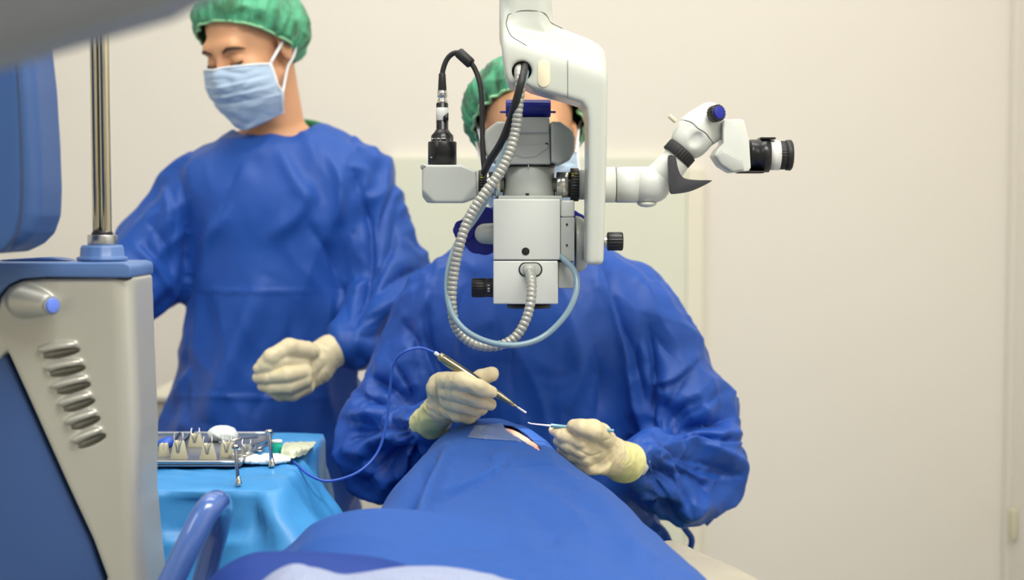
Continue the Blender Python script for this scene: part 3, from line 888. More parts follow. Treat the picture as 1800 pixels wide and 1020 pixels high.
h0 = P(172, 566, 2.73)
def hv(x, y, z): return h0 + Vector((x, y, z))
spec = dict(cuff=[(hv(0.012, 0.01, 0.006), 0.030), (hv(-0.02, -0.012, -0.004), 0.027), (hv(-0.05, -0.03, -0.01), 0.027)],
    palm=[(hv(-0.05, -0.03, -0.008), hv(-0.095, -0.055, -0.006), 0.027, 0.020, ((0, 0, 1), 0.7)), (hv(-0.05, -0.045, -0.014), hv(-0.085, -0.08, -0.016), 0.026, 0.019, ((0, 0, 1), 0.7))],
    fingers=[[(hv(-0.095, -0.048, -0.006), 0.011), (hv(-0.130, -0.066, -0.016), 0.010), (hv(-0.148, -0.080, -0.034), 0.0085)],
             [(hv(-0.095, -0.060, -0.008), 0.011), (hv(-0.130, -0.084, -0.018), 0.010), (hv(-0.146, -0.098, -0.038), 0.0085)],
             [(hv(-0.090, -0.072, -0.012), 0.011), (hv(-0.120, -0.100, -0.022), 0.0095), (hv(-0.134, -0.114, -0.042), 0.0085)],
             [(hv(-0.082, -0.084, -0.016), 0.010), (hv(-0.106, -0.110, -0.026), 0.0085), (hv(-0.116, -0.122, -0.042), 0.0075)],
             [(hv(-0.055, -0.020, -0.012), 0.013), (hv(-0.085, -0.018, -0.030), 0.012), (hv(-0.108, -0.030, -0.042), 0.010)]], k=0.004)
glove(nurse, spec, 0.0007, 5.0)
cuff_band(nurse, 'glove_cuff', hv(-0.02, -0.012, -0.004), hv(0.016, 0.01, 0.006), 0.030, 0.037, M['glove_cuff'], 6.0)

# ------------------------------------------------------------------ seated person behind the microscope
DSU = 2.50
surg = thing('person', 'seated person in blue gown and green cap behind the microscope, a tool in each hand', 'person', P(935, 1500, 2.55).to_tuple()[:2] + (0,))
RS = Matrix.Rotation(math.radians(3), 3, 'Z') @ Matrix.Rotation(math.radians(8), 3, 'X')
CS = P(930, 244, 2.47)
f = Field((-0.42, 2.05, 0.0), (0.50, 2.85, 1.5), 0.007, fine=((CS.x - 0.12, CS.y - 0.14, CS.z - 0.13), (CS.x + 0.12, CS.y + 0.13, CS.z + 0.15), 0.003))
head_prims(f, RS, CS)
f.add(rc(hl(RS, CS, (0, 0.03, -0.05)), P(935, 500, 2.56), 0.055, 0.06), 0.03)
f.add(rc(P(800, 545, 2.56), P(1080, 545, 2.56), 0.06, 0.06), 0.06)
f.add(rc(P(935, 600, 2.55), P(935, 850, 2.57), 0.14, 0.13, (ya, 0.7)), 0.06)
f.add(rc(P(935, 850, 2.57), P(935, 1010, 2.62), 0.13, 0.15, (ya, 0.8)), 0.06)
chain(f, [P(775, 560, 2.53), P(680, 775, 2.46), P(756, 741, 2.27), P(766, 730, 2.235)], [0.05, 0.026, 0.018, 0.018], 0.02)
chain(f, [P(1100, 560, 2.53), P(1215, 815, 2.47), P(1110, 812, 2.29), P(1085, 805, 2.24)], [0.05, 0.028, 0.018, 0.018], 0.02)
for s in (-1, 1):
    hx = P(935, 1010, 2.6).x + s * 0.09; kx = P(935, 1010, 2.6).x + s * 0.28
    f.add(rc((hx, 2.60, 0.56), (kx, 2.28, 0.52), 0.08, 0.06), 0.03)
    f.add(rc((kx, 2.28, 0.50), (kx, 2.36, 0.09), 0.055, 0.034), 0.03)
    f.add(rc((kx, 2.38, 0.04), (kx, 2.20, 0.035), 0.036, 0.032), 0.03)
body_field_mesh('body', f, M['skin'], surg)
_hx = P(935, 1010, 2.6).x
trousers(surg, [([Vector((_hx + s * 0.09, 2.60, 0.56)), Vector((_hx + s * 0.28, 2.28, 0.51)), Vector((_hx + s * 0.28, 2.36, 0.11)), Vector((0, 0, 0.1))], [0.10, 0.08, 0.056]) for s in (-1, 1)])
face_hair(surg, RS, CS)
bouffant(surg, RS, CS, M['cap'], scale=(1.02, 1.0, 1.0), cut=((0, 1.05, 1), 0.0), off=(0, 0.034, 0.036), seed=7.0, amp=0.006)
face_mask(surg, RS, CS)

f = Field((-0.40, 2.1, 0.42), (0.50, 2.9, 1.26), 0.0042)
f.add(rc(P(800, 560, 2.54), P(1078, 558, 2.54), 0.100, 0.100, (ya, 0.9)), 0.04)
f.add(rc(P(900, 505, 2.56), P(985, 505, 2.56), 0.075, 0.075), 0.06)
f.add(rc(P(935, 600, 2.53), P(935, 860, 2.56), 0.205, 0.185, (ya, 0.72)), 0.07)
f.add(rc(P(935, 860, 2.56), P(935, 1080, 2.60), 0.185, 0.24, (ya, 0.8)), 0.07)
f.add(rc(P(1060, 900, 2.53), P(1105, 1080, 2.53), 0.09, 0.11, (ya, 0.7)), 0.05)
f.add(rc(P(800, 900, 2.53), P(760, 1080, 2.53), 0.09, 0.11, (ya, 0.7)), 0.05)
chain(f, [P(778, 572, 2.53), P(692, 748, 2.48)], [0.098, 0.086], 0.03)
f.add(ell(P(676, 792, 2.44), (0.072, 0.08, 0.082)), 0.04)
chain(f, [P(690, 800, 2.42), P(747, 751, 2.27)], [0.066, 0.041], 0.03)
f.add(ell(P(700, 838, 2.40), (0.045, 0.05, 0.05)), 0.04)
chain(f, [P(1112, 572, 2.53), P(1215, 762, 2.49)], [0.104, 0.096], 0.03)
f.add(ell(P(1228, 808, 2.46), (0.088, 0.085, 0.098)), 0.04)
chain(f, [P(1200, 830, 2.44), P(1127, 811, 2.29)], [0.078, 0.046], 0.03)
f.add(ell(P(1180, 872, 2.42), (0.06, 0.06, 0.055)), 0.04)
V, F = f.nets(); V = smooth(V, F, 3); N = vnormals(V, F)
px, py = proj(V)
g = rough_folds(V, (0.05, 0, 1), 9.0, 4.0, 21.7) * 0.007 + rough_folds(V, (-0.3, 0, 1), 20, 3, 15.7) * 0.003
armL = np.clip((790 - px) / 60, 0, 1); armR = np.clip((px - 1090) / 60, 0, 1)
low = np.clip((py - 640) / 90, 0, 1)
g += (armL) * (rough_folds(V, (0.8, -0.2, 0.25), 11, 3, 8.1) * 0.016 + rough_folds(V, (0.6, -0.2, -0.5), 24, 3, 2.1) * 0.007) * (0.35 + 0.65 * low)
g += (armR) * (rough_folds(V, (-0.8, -0.2, 0.35), 11, 3, 4.4) * 0.016 + rough_folds(V, (-0.6, -0.2, -0.4), 24, 3, 6.1) * 0.007) * (0.35 + 0.65 * low)
g += armL * low * facets(V, (0.9, -0.3, 0.3), 17, 2.4, 3.3) * 0.020 + armR * low * facets(V, (-0.8, -0.3, 0.45), 17, 2.4, 6.3) * 0.020
g += (1 - low) * facets(V, (0.15, 0, 1), 8, 3.2, 1.3) * 0.016
g -= armL * 0.004 + armR * 0.005
V = V + N * g[:, None]
AUTO = []
rr = random.Random(5)
def fan(cx, cy, angs, lens, curve, wd, amp_):
    for i_, (an, le) in enumerate(zip(angs, lens)):
        a_ = math.radians(an); l0 = 18 + 14 * rr.random()
        p = []
        for t_ in (0, 0.35, 0.7, 1):
            aa = a_ + curve * t_ * (0.6 + 0.5 * rr.random()); l_ = l0 + le * t_
            p.append((cx + l_ * math.cos(aa), cy - l_ * math.sin(aa)))
        AUTO.append((p, wd * (0.7 + 0.6 * rr.random()), amp_ * (0.7 + 0.6 * rr.random()), 'svrs'[i_ % 4] if i_ % 2 else 'v'))
fan(1128, 778, (62, 38, 22, 6, -12, -30, -48, -66), (110, 150, 160, 170, 160, 140, 120, 90), -0.15, 0.0075, 0.0145)
fan(1115, 815, (15, -18, -42), (60, 70, 60), 0.2, 0.005, 0.005)
fan(750, 748, (110, 132, 150, 168, 184, 202, 222, 240), (100, 120, 130, 125, 120, 115, 100, 80), 0.15, 0.0075, 0.0145)
fan(742, 760, (165, 195, 225), (55, 60, 50), -0.2, 0.005, 0.005)
fan(1138, 560, (-60, -85, -110), (90, 110, 90), 0.1, 0.010, 0.007)
fan(735, 560, (-70, -95), (80, 90), 0.1, 0.010, 0.007)
V = crease(V, N, AUTO, DSU); 
V = crease(V, N, [
    # right side of the picture
    ([(1060, 470), (1085, 560), (1110, 640), (1125, 760)], 0.0102, 0.0290, 's'),
    ([(1140, 560), (1150, 640), (1140, 720), (1130, 770)], 0.0153, 0.0261, 'v'),
    ([(1220, 640), (1185, 670), (1150, 680)], 0.0110, 0.0174, 's'),
    ([(1240, 700), (1200, 715), (1150, 755)], 0.0119, 0.0232, 'v'),
    ([(1300, 745), (1240, 740), (1180, 755), (1130, 765)], 0.0136, 0.0319, 'v'),
    ([(1310, 760), (1240, 765), (1160, 765)], 0.0102, 0.0174, 'r'),
    ([(1160, 765), (1180, 820), (1210, 900)], 0.0102, 0.0174, 's'),
    ([(1150, 780), (1220, 830), (1290, 840)], 0.0110, 0.0145, 's'),
    ([(1110, 790), (1150, 850), (1190, 900)], 0.0102, 0.0174, 'v'),
    ([(1170, 880), (1215, 905), (1250, 870)], 0.0119, 0.0145, 'r'),
    ([(1120, 860), (1160, 890), (1210, 925)], 0.0102, 0.0203, 'v'),
    # left side
    ([(760, 510), (745, 570), (760, 640), (790, 690)], 0.0119, 0.0203, 's'),
    ([(700, 560), (740, 610), (750, 660)], 0.0119, 0.0145, 'v'),
    ([(640, 660), (690, 680), (740, 720)], 0.0110, 0.0232, 'v'),
    ([(620, 720), (680, 715), (735, 735)], 0.0102, 0.0203, 's'),
    ([(612, 760), (670, 750), (740, 760)], 0.0110, 0.0232, 'v'),
    ([(625, 800), (680, 770), (740, 775)], 0.0102, 0.0174, 'r'),
    ([(640, 850), (690, 800), (750, 790)], 0.0110, 0.0203, 'v'),
    ([(665, 870), (700, 830), (740, 800)], 0.0102, 0.0145, 'r'),
    # front
    ([(830, 470), (800, 560), (815, 660)], 0.0153, 0.0116, 'v'),
    ([(920, 560), (900, 640), (905, 720)], 0.0170, 0.0116, 'v'),
    ([(1000, 540), (1020, 640), (990, 730)], 0.0170, 0.0130, 'r'),
    ([(1045, 600), (1060, 680), (1050, 740)], 0.0153, 0.0145, 'v'),
], DSU)
gown = obj_from('gown', mesh_np('gown', V, F), M['gown'], surg)
# ties hanging from the sleeve and the waist
def ribbon(pts, wd, m, name, parent):
    p = catmull(np.array([A3(q) for q in pts]), 8); t = np.gradient(p, axis=0); t /= np.linalg.norm(t, axis=1)[:, None]
    s = np.cross(t, [0, 1, 0.0]); s /= np.linalg.norm(s, axis=1)[:, None]
    V = np.concatenate([p - s * wd / 2, p + s * wd / 2]); n = len(p)
    o = obj_from(name, mesh_np(name, V, [(i, i + 1, n + i + 1, n + i) for i in range(n - 1)]), m, parent); solid(o, 0.0012, 0); return o
ribbon([P(1185, 905, 2.50), P(1204, 930, 2.52), P(1216, 950, 2.53), P(1208, 978, 2.54), P(1196, 1010, 2.55)], 0.011, M['gown'], 'gown_tie', surg)
ribbon([P(1225, 895, 2.46), P(1236, 908, 2.46), P(1249, 919, 2.47)], 0.017, M['gown'], 'gown_tie', surg)

# his hand on the left of the picture: pen grip
spec = dict(
    cuff=[PR(757, 742, 2.25, 27), PR(770, 725, 2.225, 26), PR(785, 708, 2.20, 25)],
    palm=[(P(778, 715, 2.20), P(776, 682, 2.18), S(25, 2.2), S(24, 2.2), ((0, 1, 0), 0.85)),
          (P(785, 712, 2.195), P(800, 700, 2.18), S(26, 2.2), S(22, 2.2), ((0, 1, 0), 0.85)),
          (P(776, 680, 2.18), P(800, 672, 2.17), S(22, 2.2), S(16, 2.2), None)],
    fingers=[[PR(782, 671, 2.15, 18), PR(812, 670, 2.112, 16), PR(843, 682, 2.103, 14), PR(864, 690, 2.112, 11)],      # index along the handpiece
             [PR(786, 688, 2.15, 17), PR(812, 692, 2.125, 16), PR(842, 704, 2.125, 13.5), PR(862, 711, 2.135, 11)],          # middle
             [PR(788, 705, 2.16, 16), PR(810, 712, 2.14, 14.5), PR(835, 720, 2.145, 12.5), PR(848, 720, 2.155, 10.5)],       # ring
             [PR(788, 720, 2.175, 15), PR(806, 730, 2.16, 13), PR(825, 734, 2.165, 11.5), PR(836, 728, 2.175, 10)],          # little
             [PR(788, 690, 2.20, 19), PR(818, 680, 2.195, 16), PR(845, 665, 2.18, 14.5), PR(864, 658, 2.175, 13.5)]],        # thumb on the far side
    k=0.0032)
glove(surg, spec, 0.0009, 13.0, creases=[
    ([(783, 655), (780, 690), (792, 730)], 0.005, 0.003, 'v'), ([(771, 660), (768, 695), (780, 735)], 0.004, 0.0028, 'v'),
    ([(795, 660), (793, 680), (800, 700)], 0.004, 0.0022, 'r'), ([(757, 700), (775, 720), (800, 735)], 0.004, 0.003, 'v'),
    ([(812, 683), (840, 695)], 0.0022, 0.0012, 'v'), ([(810, 705), (835, 713)], 0.0022, 0.0012, 'v')], D=2.17)
cuff_band(surg, 'glove_cuff', P(777, 716, 2.205), P(754, 746, 2.255), S(30, 2.2), S(36, 2.2), M['glove_cuff'], 14.0)
cuff_band(surg, 'knitted_wristlet', P(758, 741, 2.25), P(748, 750, 2.27), S(33, 2.2), S(31, 2.2), M['knit'], 15.0, lip=False)

# his hand on the right of the picture
spec = dict(
    cuff=[PR(1096, 812, 2.25, 30), PR(1078, 803, 2.22, 29), PR(1055, 790, 2.195, 28)],
    palm=[(P(1060, 792, 2.195), P(1052, 768, 2.18), S(29, 2.2), S(25, 2.2), ((0, 1, 0), 0.85)),
          (P(1062, 805, 2.20), P(1040, 806, 2.18), S(29, 2.2), S(23, 2.2), ((0, 1, 0), 0.85)),
          (P(1052, 775, 2.18), P(1035, 785, 2.17), S(25, 2.2), S(22, 2.2), None)],
    fingers=[[PR(1064, 772, 2.15, 18), PR(1042, 756, 2.12, 18.5), PR(1022, 752, 2.11, 15.5), PR(1008, 748, 2.115, 11.5)],    # thumb side over the tool
             [PR(1050, 785, 2.15, 17), PR(1020, 775, 2.125, 16), PR(992, 766, 2.125, 13), PR(974, 757, 2.135, 9.5)],
             [PR(1050, 795, 2.155, 17), PR(1022, 790, 2.13, 15.5), PR(998, 782, 2.13, 14), PR(983, 776, 2.14, 11)],
             [PR(1052, 806, 2.165, 16), PR(1026, 804, 2.14, 15), PR(1004, 797, 2.14, 13.5), PR(990, 792, 2.15, 11)],
             [PR(1058, 820, 2.175, 15), PR(1036, 820, 2.155, 14), PR(1018, 812, 2.155, 12.5), PR(1005, 806, 2.165, 11)]],
    k=0.0032)
glove(surg, spec, 0.0009, 33.0, creases=[
    ([(1000, 755), (1030, 775), (1048, 782), (1075, 770)], 0.004, 0.0035, 'v'), ([(1015, 792), (1040, 803), (1060, 795)], 0.0035, 0.003, 'v'),
    ([(1035, 822), (1060, 812), (1075, 790)], 0.004, 0.003, 'v'), ([(1040, 835), (1065, 825), (1085, 800)], 0.004, 0.0026, 'r')], D=2.17)
cuff_band(surg, 'glove_cuff', P(1066, 799, 2.205), P(1098, 813, 2.255), S(34, 2.2), S(43, 2.2), M['glove_cuff'], 34.0)
cuff_band(surg, 'knitted_wristlet', P(1092, 811, 2.25), P(1113, 811, 2.28), S(37, 2.2), S(34, 2.2), M['knit'], 35.0, lip=False)

# ================================================================== TOOLS IN THE HANDS
hp = thing('surgical_handpiece', 'gold coloured metal handpiece with a fine white tip, blue cable at its back end', 'surgical tool', P(845, 680, 2.11))
a = P(772, 626, 2.145); b = P(905, 713, 2.115); dv = (b - a)
L = dv.length
obj_from('barrel', lathe([(0, 0.0052), (0.001, 0.0066), (0.01, 0.0072), (L * 0.45, 0.0068), (L * 0.60, 0.0060), (L * 0.80, 0.0054), (L * 0.92, 0.0036), (L, 0.0019)], a, dv, 40), M['gold'], hp)
obj_from('cable_socket', cyl(P(764, 620, 2.146), P(774, 627, 2.145), 0.0030), M['tip'], hp)
obj_from('tip_collar', cyl(P(903, 711.5, 2.1155), P(911, 717.5, 2.114), 0.0022, 0.0012), M['gold'], hp)
obj_from('tip', cyl(P(909, 715.5, 2.1145), P(925, 726, 2.11), 0.0014, 0.0016), M['tip'], hp)
pts = [P(766, 621, 2.146), P(740, 612, 2.146), P(712, 618, 2.14), P(692, 640, 2.15), P(685, 690, 2.16), P(679, 745, 2.16), P(664, 795, 2.15), P(630, 830, 2.13), P(580, 846, 2.12), P(545, 836, 2.12), P(520, 815, 2.15), P(503, 804, 2.2)]
obj_from('cable', tube(pts, 0.0022, 12, 10), M['cable'], hp)

tl = thing('microsurgical_hook', 'thin steel hook with pale blue handle, held in the gloved hand right of the handpiece', 'surgical tool', P(1000, 752, 2.11))
obj_from('handle', cyl(P(968, 748.5, 2.125), P(1079, 757.5, 2.13), 0.0030, 0.0026), M['tool'], tl)
obj_from('shaft', tube([P(928, 743, 2.12), P(934, 745, 2.12), P(950, 747, 2.122), P(970, 749, 2.125)], [0.0006, 0.0008, 0.0011, 0.0017], 10), M['tip'], tl)

# ================================================================== THE PATIENT AND THE DRAPES
pat = thing('person', 'patient lying under the blue drape, only a strip of lit pink skin showing', 'person', P(890, 1000, 1.9).to_tuple()[:2] + (0.74,))
# operating table
bed = thing('operating_table', 'grey operating table mostly hidden under the blue drapes', 'operating table', (0.0, 1.6, 0))
obj_from('mattress', box((-0.2, 1.2, 0.69), (0.2, 2.02, 0.735), 0.015), M['bed'], bed)
a = P(1172, 950, 2.0); b = P(1330, 1022, 1.75)
bm = bmesh.new()
pts = [(-0.1, 2.33, 0.70), (a.x + 0.04, 2.30, 0.735), (0.36, 1.2, 0.70), (-0.35, 1.2, 0.70), (-0.30, 2.0, 0.70)]
obj_from('side_wing', join(box((-0.24, 1.2, 0.63), (0.24, 2.05, 0.69), 0.015), box((-0.08, 2.0, 0.66), (0.08, 2.36, 0.72), 0.02)), M['bed'], bed)
obj_from('column', cyl((0, 1.55, 0.08), (0, 1.55, 0.66), 0.09), M['grey_d'], bed)
obj_from('base', box((-0.3, 1.1, 0.0), (0.3, 2.0, 0.09), 0.02), M['grey_d'], bed)
w_ = [[P(1150, 962, 2.02), P(1175, 955, 2.02), P(1195, 962, 2.02), P(1215, 985, 2.02)],
      [P(1180, 985, 1.85), P(1240, 985, 1.85), P(1275, 1000, 1.85), P(1290, 1030, 1.85)],
      [P(1200, 1020, 1.65), P(1300, 1016, 1.65), P(1345, 1035, 1.65), P(1370, 1075, 1.65)],
      [P(1200, 1090, 1.4), P(1360, 1060, 1.4), P(1420, 1080, 1.4), P(1440, 1130, 1.4)]]
V, F = grid_sheet(w_, 40, 50)
V[:, 2] += 0.002 * ridged(V * 18)
o = obj_from('bed_cover', mesh_np('bed_cover', V, F), M['bed'], bed, label='grey cover of the table side'); solid(o, 0.003)

# main drape; each row is a cross section at its own distance
rows = [
    [P(700, 1150, 2.44), P(760, 1010, 2.42), P(810, 905, 2.40), P(850, 880, 2.39), P(895, 880, 2.39), P(930, 905, 2.40), P(960, 960, 2.42), P(990, 1060, 2.43), P(1000, 1160, 2.44)],
    [P(690, 1130, 2.33), P(735, 960, 2.33), P(775, 830, 2.33), P(822, 775, 2.33), P(868, 765, 2.33), P(905, 785, 2.33), P(935, 850, 2.33), P(965, 960, 2.33), P(985, 1120, 2.33)],
    [P(670, 1150, 2.21), P(712, 950, 2.21), P(755, 800, 2.21), P(803, 752, 2.21), P(858, 740, 2.21), P(900, 749, 2.21), P(934, 772, 2.21), P(965, 880, 2.21), P(1005, 1150, 2.21)],
    [P(645, 1180, 2.09), P(680, 1000, 2.09), P(722, 832, 2.09), P(785, 785, 2.09), P(860, 776, 2.09), P(930, 784, 2.09), P(1000, 816, 2.09), P(1055, 960, 2.09), P(1075, 1180, 2.09)],
    [P(600, 1220, 1.95), P(640, 1040, 1.95), P(682, 875, 1.95), P(750, 832, 1.95), P(860, 824, 1.95), P(985, 835, 1.95), P(1083, 880, 1.95), P(1130, 1020, 1.95), P(1150, 1220, 1.95)],
    [P(570, 1260, 1.80), P(600, 1100, 1.80), P(642, 935, 1.80), P(730, 890, 1.80), P(860, 880, 1.80), P(1030, 890, 1.80), P(1155, 940, 1.80), P(1205, 1080, 1.80), P(1225, 1260, 1.80)],
    [P(520, 1300, 1.64), P(560, 1160, 1.64), P(590, 1000, 1.64), P(700, 958, 1.64), P(860, 950, 1.64), P(1080, 962, 1.64), P(1225, 1008, 1.64), P(1275, 1140, 1.64), P(1300, 1320, 1.64)],
    [P(460, 1400, 1.45), P(490, 1260, 1.45), P(530, 1110, 1.45), P(660, 1070, 1.45), P(860, 1060, 1.45), P(1120, 1070, 1.45), P(1300, 1110, 1.45), P(1360, 1250, 1.45), P(1390, 1420, 1.45)],
]
V, F = grid_sheet(rows, 300, 380)
def sheet_normals(V, F):
    n = vnormals(V, F); n[n[:, 2] < -0.2] *= -1; return n
N = sheet_normals(V, F)
if N[:, 2].mean() < 0: N = -N; 
g = facets(V, (0.3, -1, 0.1), 10, 2.2, 2.1) * 0.009 + rough_folds(V, (0.2, -1, 0.1), 9, 2.5, 3.1) * 0.0035 + rough_folds(V, (0.6, -1, -0.2), 20, 2, 13.1) * 0.0012
V = V + N * g[:, None]
V = crease(V, N * np.array([1, 1, 1]), [
    ([(790, 790), (765, 850), (745, 905), (735, 930)], 0.010, 0.0192, 'r'),
    ([(770, 800), (740, 860), (700, 915)], 0.010, 0.0192, 'v'),
    ([(900, 812), (850, 840), (770, 870)], 0.006, 0.0080, 's'),
    ([(740, 905), (790, 870), (840, 850)], 0.006, 0.0064, 'v'),
    ([(850, 818), (905, 826), (960, 822), (1010, 830)], 0.005, 0.0056, 's'),
    ([(860, 812), (885, 802), (915, 812)], 0.008, 0.0064, 'r'),
    ([(1010, 850), (1080, 920), (1150, 1000)], 0.02, 0.0096, 'r'),
    ([(920, 870), (960, 930), (980, 960)], 0.02, 0.0096, 'v'),
], None)
# opening over the eye
px, py = proj(V)
poly = np.array([(884, 748), (902, 750), (922, 762), (951, 789), (948, 794), (925, 780), (903, 766), (886, 753)], float)
def inpoly(x, y, p):
    c = np.zeros(x.shape, bool); n = len(p)
    for i in range(n):
        x1, y1 = p[i]; x2, y2 = p[i - 1]
        m = ((y1 > y) != (y2 > y)) & (x < (x2 - x1) * (y - y1) / (y2 - y1 + 1e-12) + x1)
        c ^= m
    return c
fc = V[F].mean(1); fx, fy = proj(fc)
hole = inpoly(fx, fy, poly) & (fc[:, 1] < 2.24) & (fc[:, 1] > 2.05)
F2 = F[~hole]
dr = obj_from('patient_drape', mesh_np('patient_drape', V, F2), M['drape'], None)
tag(dr, 'mid blue drape rising to a peak over the patient\'s head below the microscope', 'drape', 'sheets over the patient'); solid(dr, 0.0012)
centre(dr)
# skin just below the opening follows the drape
hv = V[F[hole]].mean(1) if hole.any() else None
def near_drape(px_, py_, y_lo=2.0, y_hi=2.3):
    """point of the drape seen at a frame position"""
    i_ = np.nonzero((V[:, 1] > y_lo) & (V[:, 1] < y_hi))[0]; 
    d_ = np.hypot(px[i_] - px_, py[i_] - py_); k_ = i_[d_ < max(3.0, d_.min() + 0.5)]; k_ = k_[np.argmin(V[k_, 1])]
    n_ = N[k_] if N[k_][2] > 0 else -N[k_]
    return Vector(V[k_] - n_ * 0.0150)
SK = []
for q in ((886, 750), (898, 756), (914, 765), (930, 777), (946, 790)):
    SK.append(near_drape(*q))
f = Field((-0.25, 1.2, 0.62), (0.25, 2.42, 0.98), 0.006, fine=((-0.06, 2.05, 0.84), (0.1, 2.3, 0.94), 0.003))
f.add(ell(P(868, 838, 2.20), (0.060, 0.085, 0.066)), 0.01)
for i_ in range(len(SK) - 1):
    a_, b_ = (SK[i_], SK[i_ + 1])
    f.add(rc(a_, b_, 0.0140, 0.0140), 0.012)
    for o_ in (Vector((0.010, 0.006, -0.004)), Vector((-0.006, -0.004, -0.001)), Vector((0.017, 0.014, -0.010)), Vector((0.0, 0.014, -0.002))): f.add(rc(a_ + o_, b_ + o_, 0.0140, 0.0140), 0.006)
f.add(ell(P(868, 890, 2.09), (0.045, 0.05, 0.035)), 0.03)
f.add(rc(P(880, 890, 2.08), P(890, 905, 2.0), 0.04, 0.04), 0.03)
f.add(rc((-0.12, 1.94, 0.77), (0.10, 1.94, 0.77), 0.045, 0.045), 0.03)
f.add(rc((0, 1.85, 0.76), (0, 1.3, 0.745), 0.07, 0.06, ((1, 0, 0), 1.6)), 0.04)
PATF = f
Vp, Fp = f.nets(); Vp = smooth(Vp, Fp, 2)
pbody = obj_from('body', mesh_np('body', Vp, Fp), M['skin_pat'], pat)

# clear adhesive film around the opening
fp = [(822, 772), (835, 752), (882, 747), (886, 754), (903, 767), (925, 781), (944, 791), (905, 778), (860, 776)]
q = inpoly(fx, fy, np.array(fp, float)) & (fc[:, 1] < 2.25) & (fc[:, 1] > 2.0) & ~hole & (fx < 915)
ids = np.unique(F[q]); rem = -np.ones(len(V), int); rem[ids] = np.arange(len(ids))
film = obj_from('adhesive_film', mesh_np('film', V[ids] + N[ids] * 0.0028, rem[F[q]]), M['film'], None)
tag(centre(film), 'clear adhesive film stuck on the top of the patient drape beside the eye opening', 'film')

# second sheet folded across the chest
r2 = [
    [P(350, 1090, 1.74), P(480, 1030, 1.74), P(560, 965, 1.74), P(640, 945, 1.74), P(740, 948, 1.74), P(860, 965, 1.74), P(1000, 985, 1.74), P(1110, 1010, 1.74), P(1180, 1060, 1.74)],
    [P(360, 1080, 1.70), P(500, 980, 1.70), P(555, 932, 1.70), P(640, 911, 1.70), P(745, 915, 1.70), P(865, 934, 1.70), P(1015, 960, 1.70), P(1120, 985, 1.70), P(1200, 1045, 1.70)],
    [P(370, 1085, 1.66), P(495, 990, 1.66), P(560, 940, 1.66), P(650, 920, 1.66), P(750, 926, 1.66), P(870, 946, 1.66), P(1020, 968, 1.66), P(1140, 1000, 1.66), P(1210, 1060, 1.66)],
    [P(360, 1150, 1.55), P(460, 1070, 1.55), P(560, 1020, 1.55), P(660, 1000, 1.55), P(760, 1005, 1.55), P(880, 1015, 1.55), P(1030, 1010, 1.55), P(1160, 1042, 1.55), P(1230, 1100, 1.55)],
    [P(340, 1200, 1.42), P(450, 1120, 1.42), P(560, 1080, 1.42), P(670, 1060, 1.42), P(780, 1065, 1.42), P(900, 1080, 1.42), P(1050, 1090, 1.42), P(1190, 1120, 1.42), P(1260, 1180, 1.42)],
]
for p_ in r2[1]: p_.z += 0.008
for p_ in r2[2]: p_.z += 0.003
V2, F_ = grid_sheet(r2, 220, 150)
N2 = sheet_normals(V2, F_); N2[N2[:, 2] < 0] *= -1
V2 = V2 + N2 * (rough_folds(V2, (1, -0.3, 0), 10, 3, 4.1) * 0.0025)[:, None]
o = obj_from('patient_drape', mesh_np('patient_drape', V2, F_), M['drape'], None)
tag(o, 'blue sheet with a long folded edge lying in front of the peaked drape', 'drape', 'sheets over the patient'); solid(o, 0.0015); centre(o)
# third, darker sheet
r3 = [
    [P(330, 1070, 1.62), P(390, 1020, 1.62), P(430, 1000, 1.62), P(480, 990, 1.62), P(560, 992, 1.62), P(640, 1000, 1.62), P(700, 1015, 1.62), P(800, 1040, 1.62), P(900, 1070, 1.62)],
    [P(335, 1060, 1.58), P(378, 1010, 1.58), P(420, 984, 1.58), P(470, 973, 1.58), P(550, 972, 1.58), P(640, 980, 1.58), P(700, 992, 1.58), P(800, 1018, 1.58), P(900, 1050, 1.58)],
    [P(340, 1080, 1.53), P(385, 1022, 1.53), P(425, 998, 1.53), P(475, 988, 1.53), P(550, 985, 1.53), P(640, 990, 1.53), P(705, 1004, 1.53), P(800, 1032, 1.53), P(900, 1066, 1.53)],
    [P(340, 1160, 1.40), P(390, 1120, 1.40), P(430, 1100, 1.40), P(480, 1090, 1.40), P(560, 1088, 1.40), P(640, 1090, 1.40), P(710, 1100, 1.40), P(800, 1120, 1.40), P(900, 1150, 1.40)],
]
V3, F_ = grid_sheet(r3, 160, 80)
V3[:, 2] += rough_folds(V3, (1, -0.6, 0), 14, 3, 9.1) * 0.0022
o = obj_from('patient_drape', mesh_np('patient_drape', V3, F_), M['drape_dark'], None)
tag(o, 'dark blue sheet with its folded edge at the bottom left, nearest the white bedding', 'drape', 'sheets over the patient'); solid(o, 0.0015); centre(o)
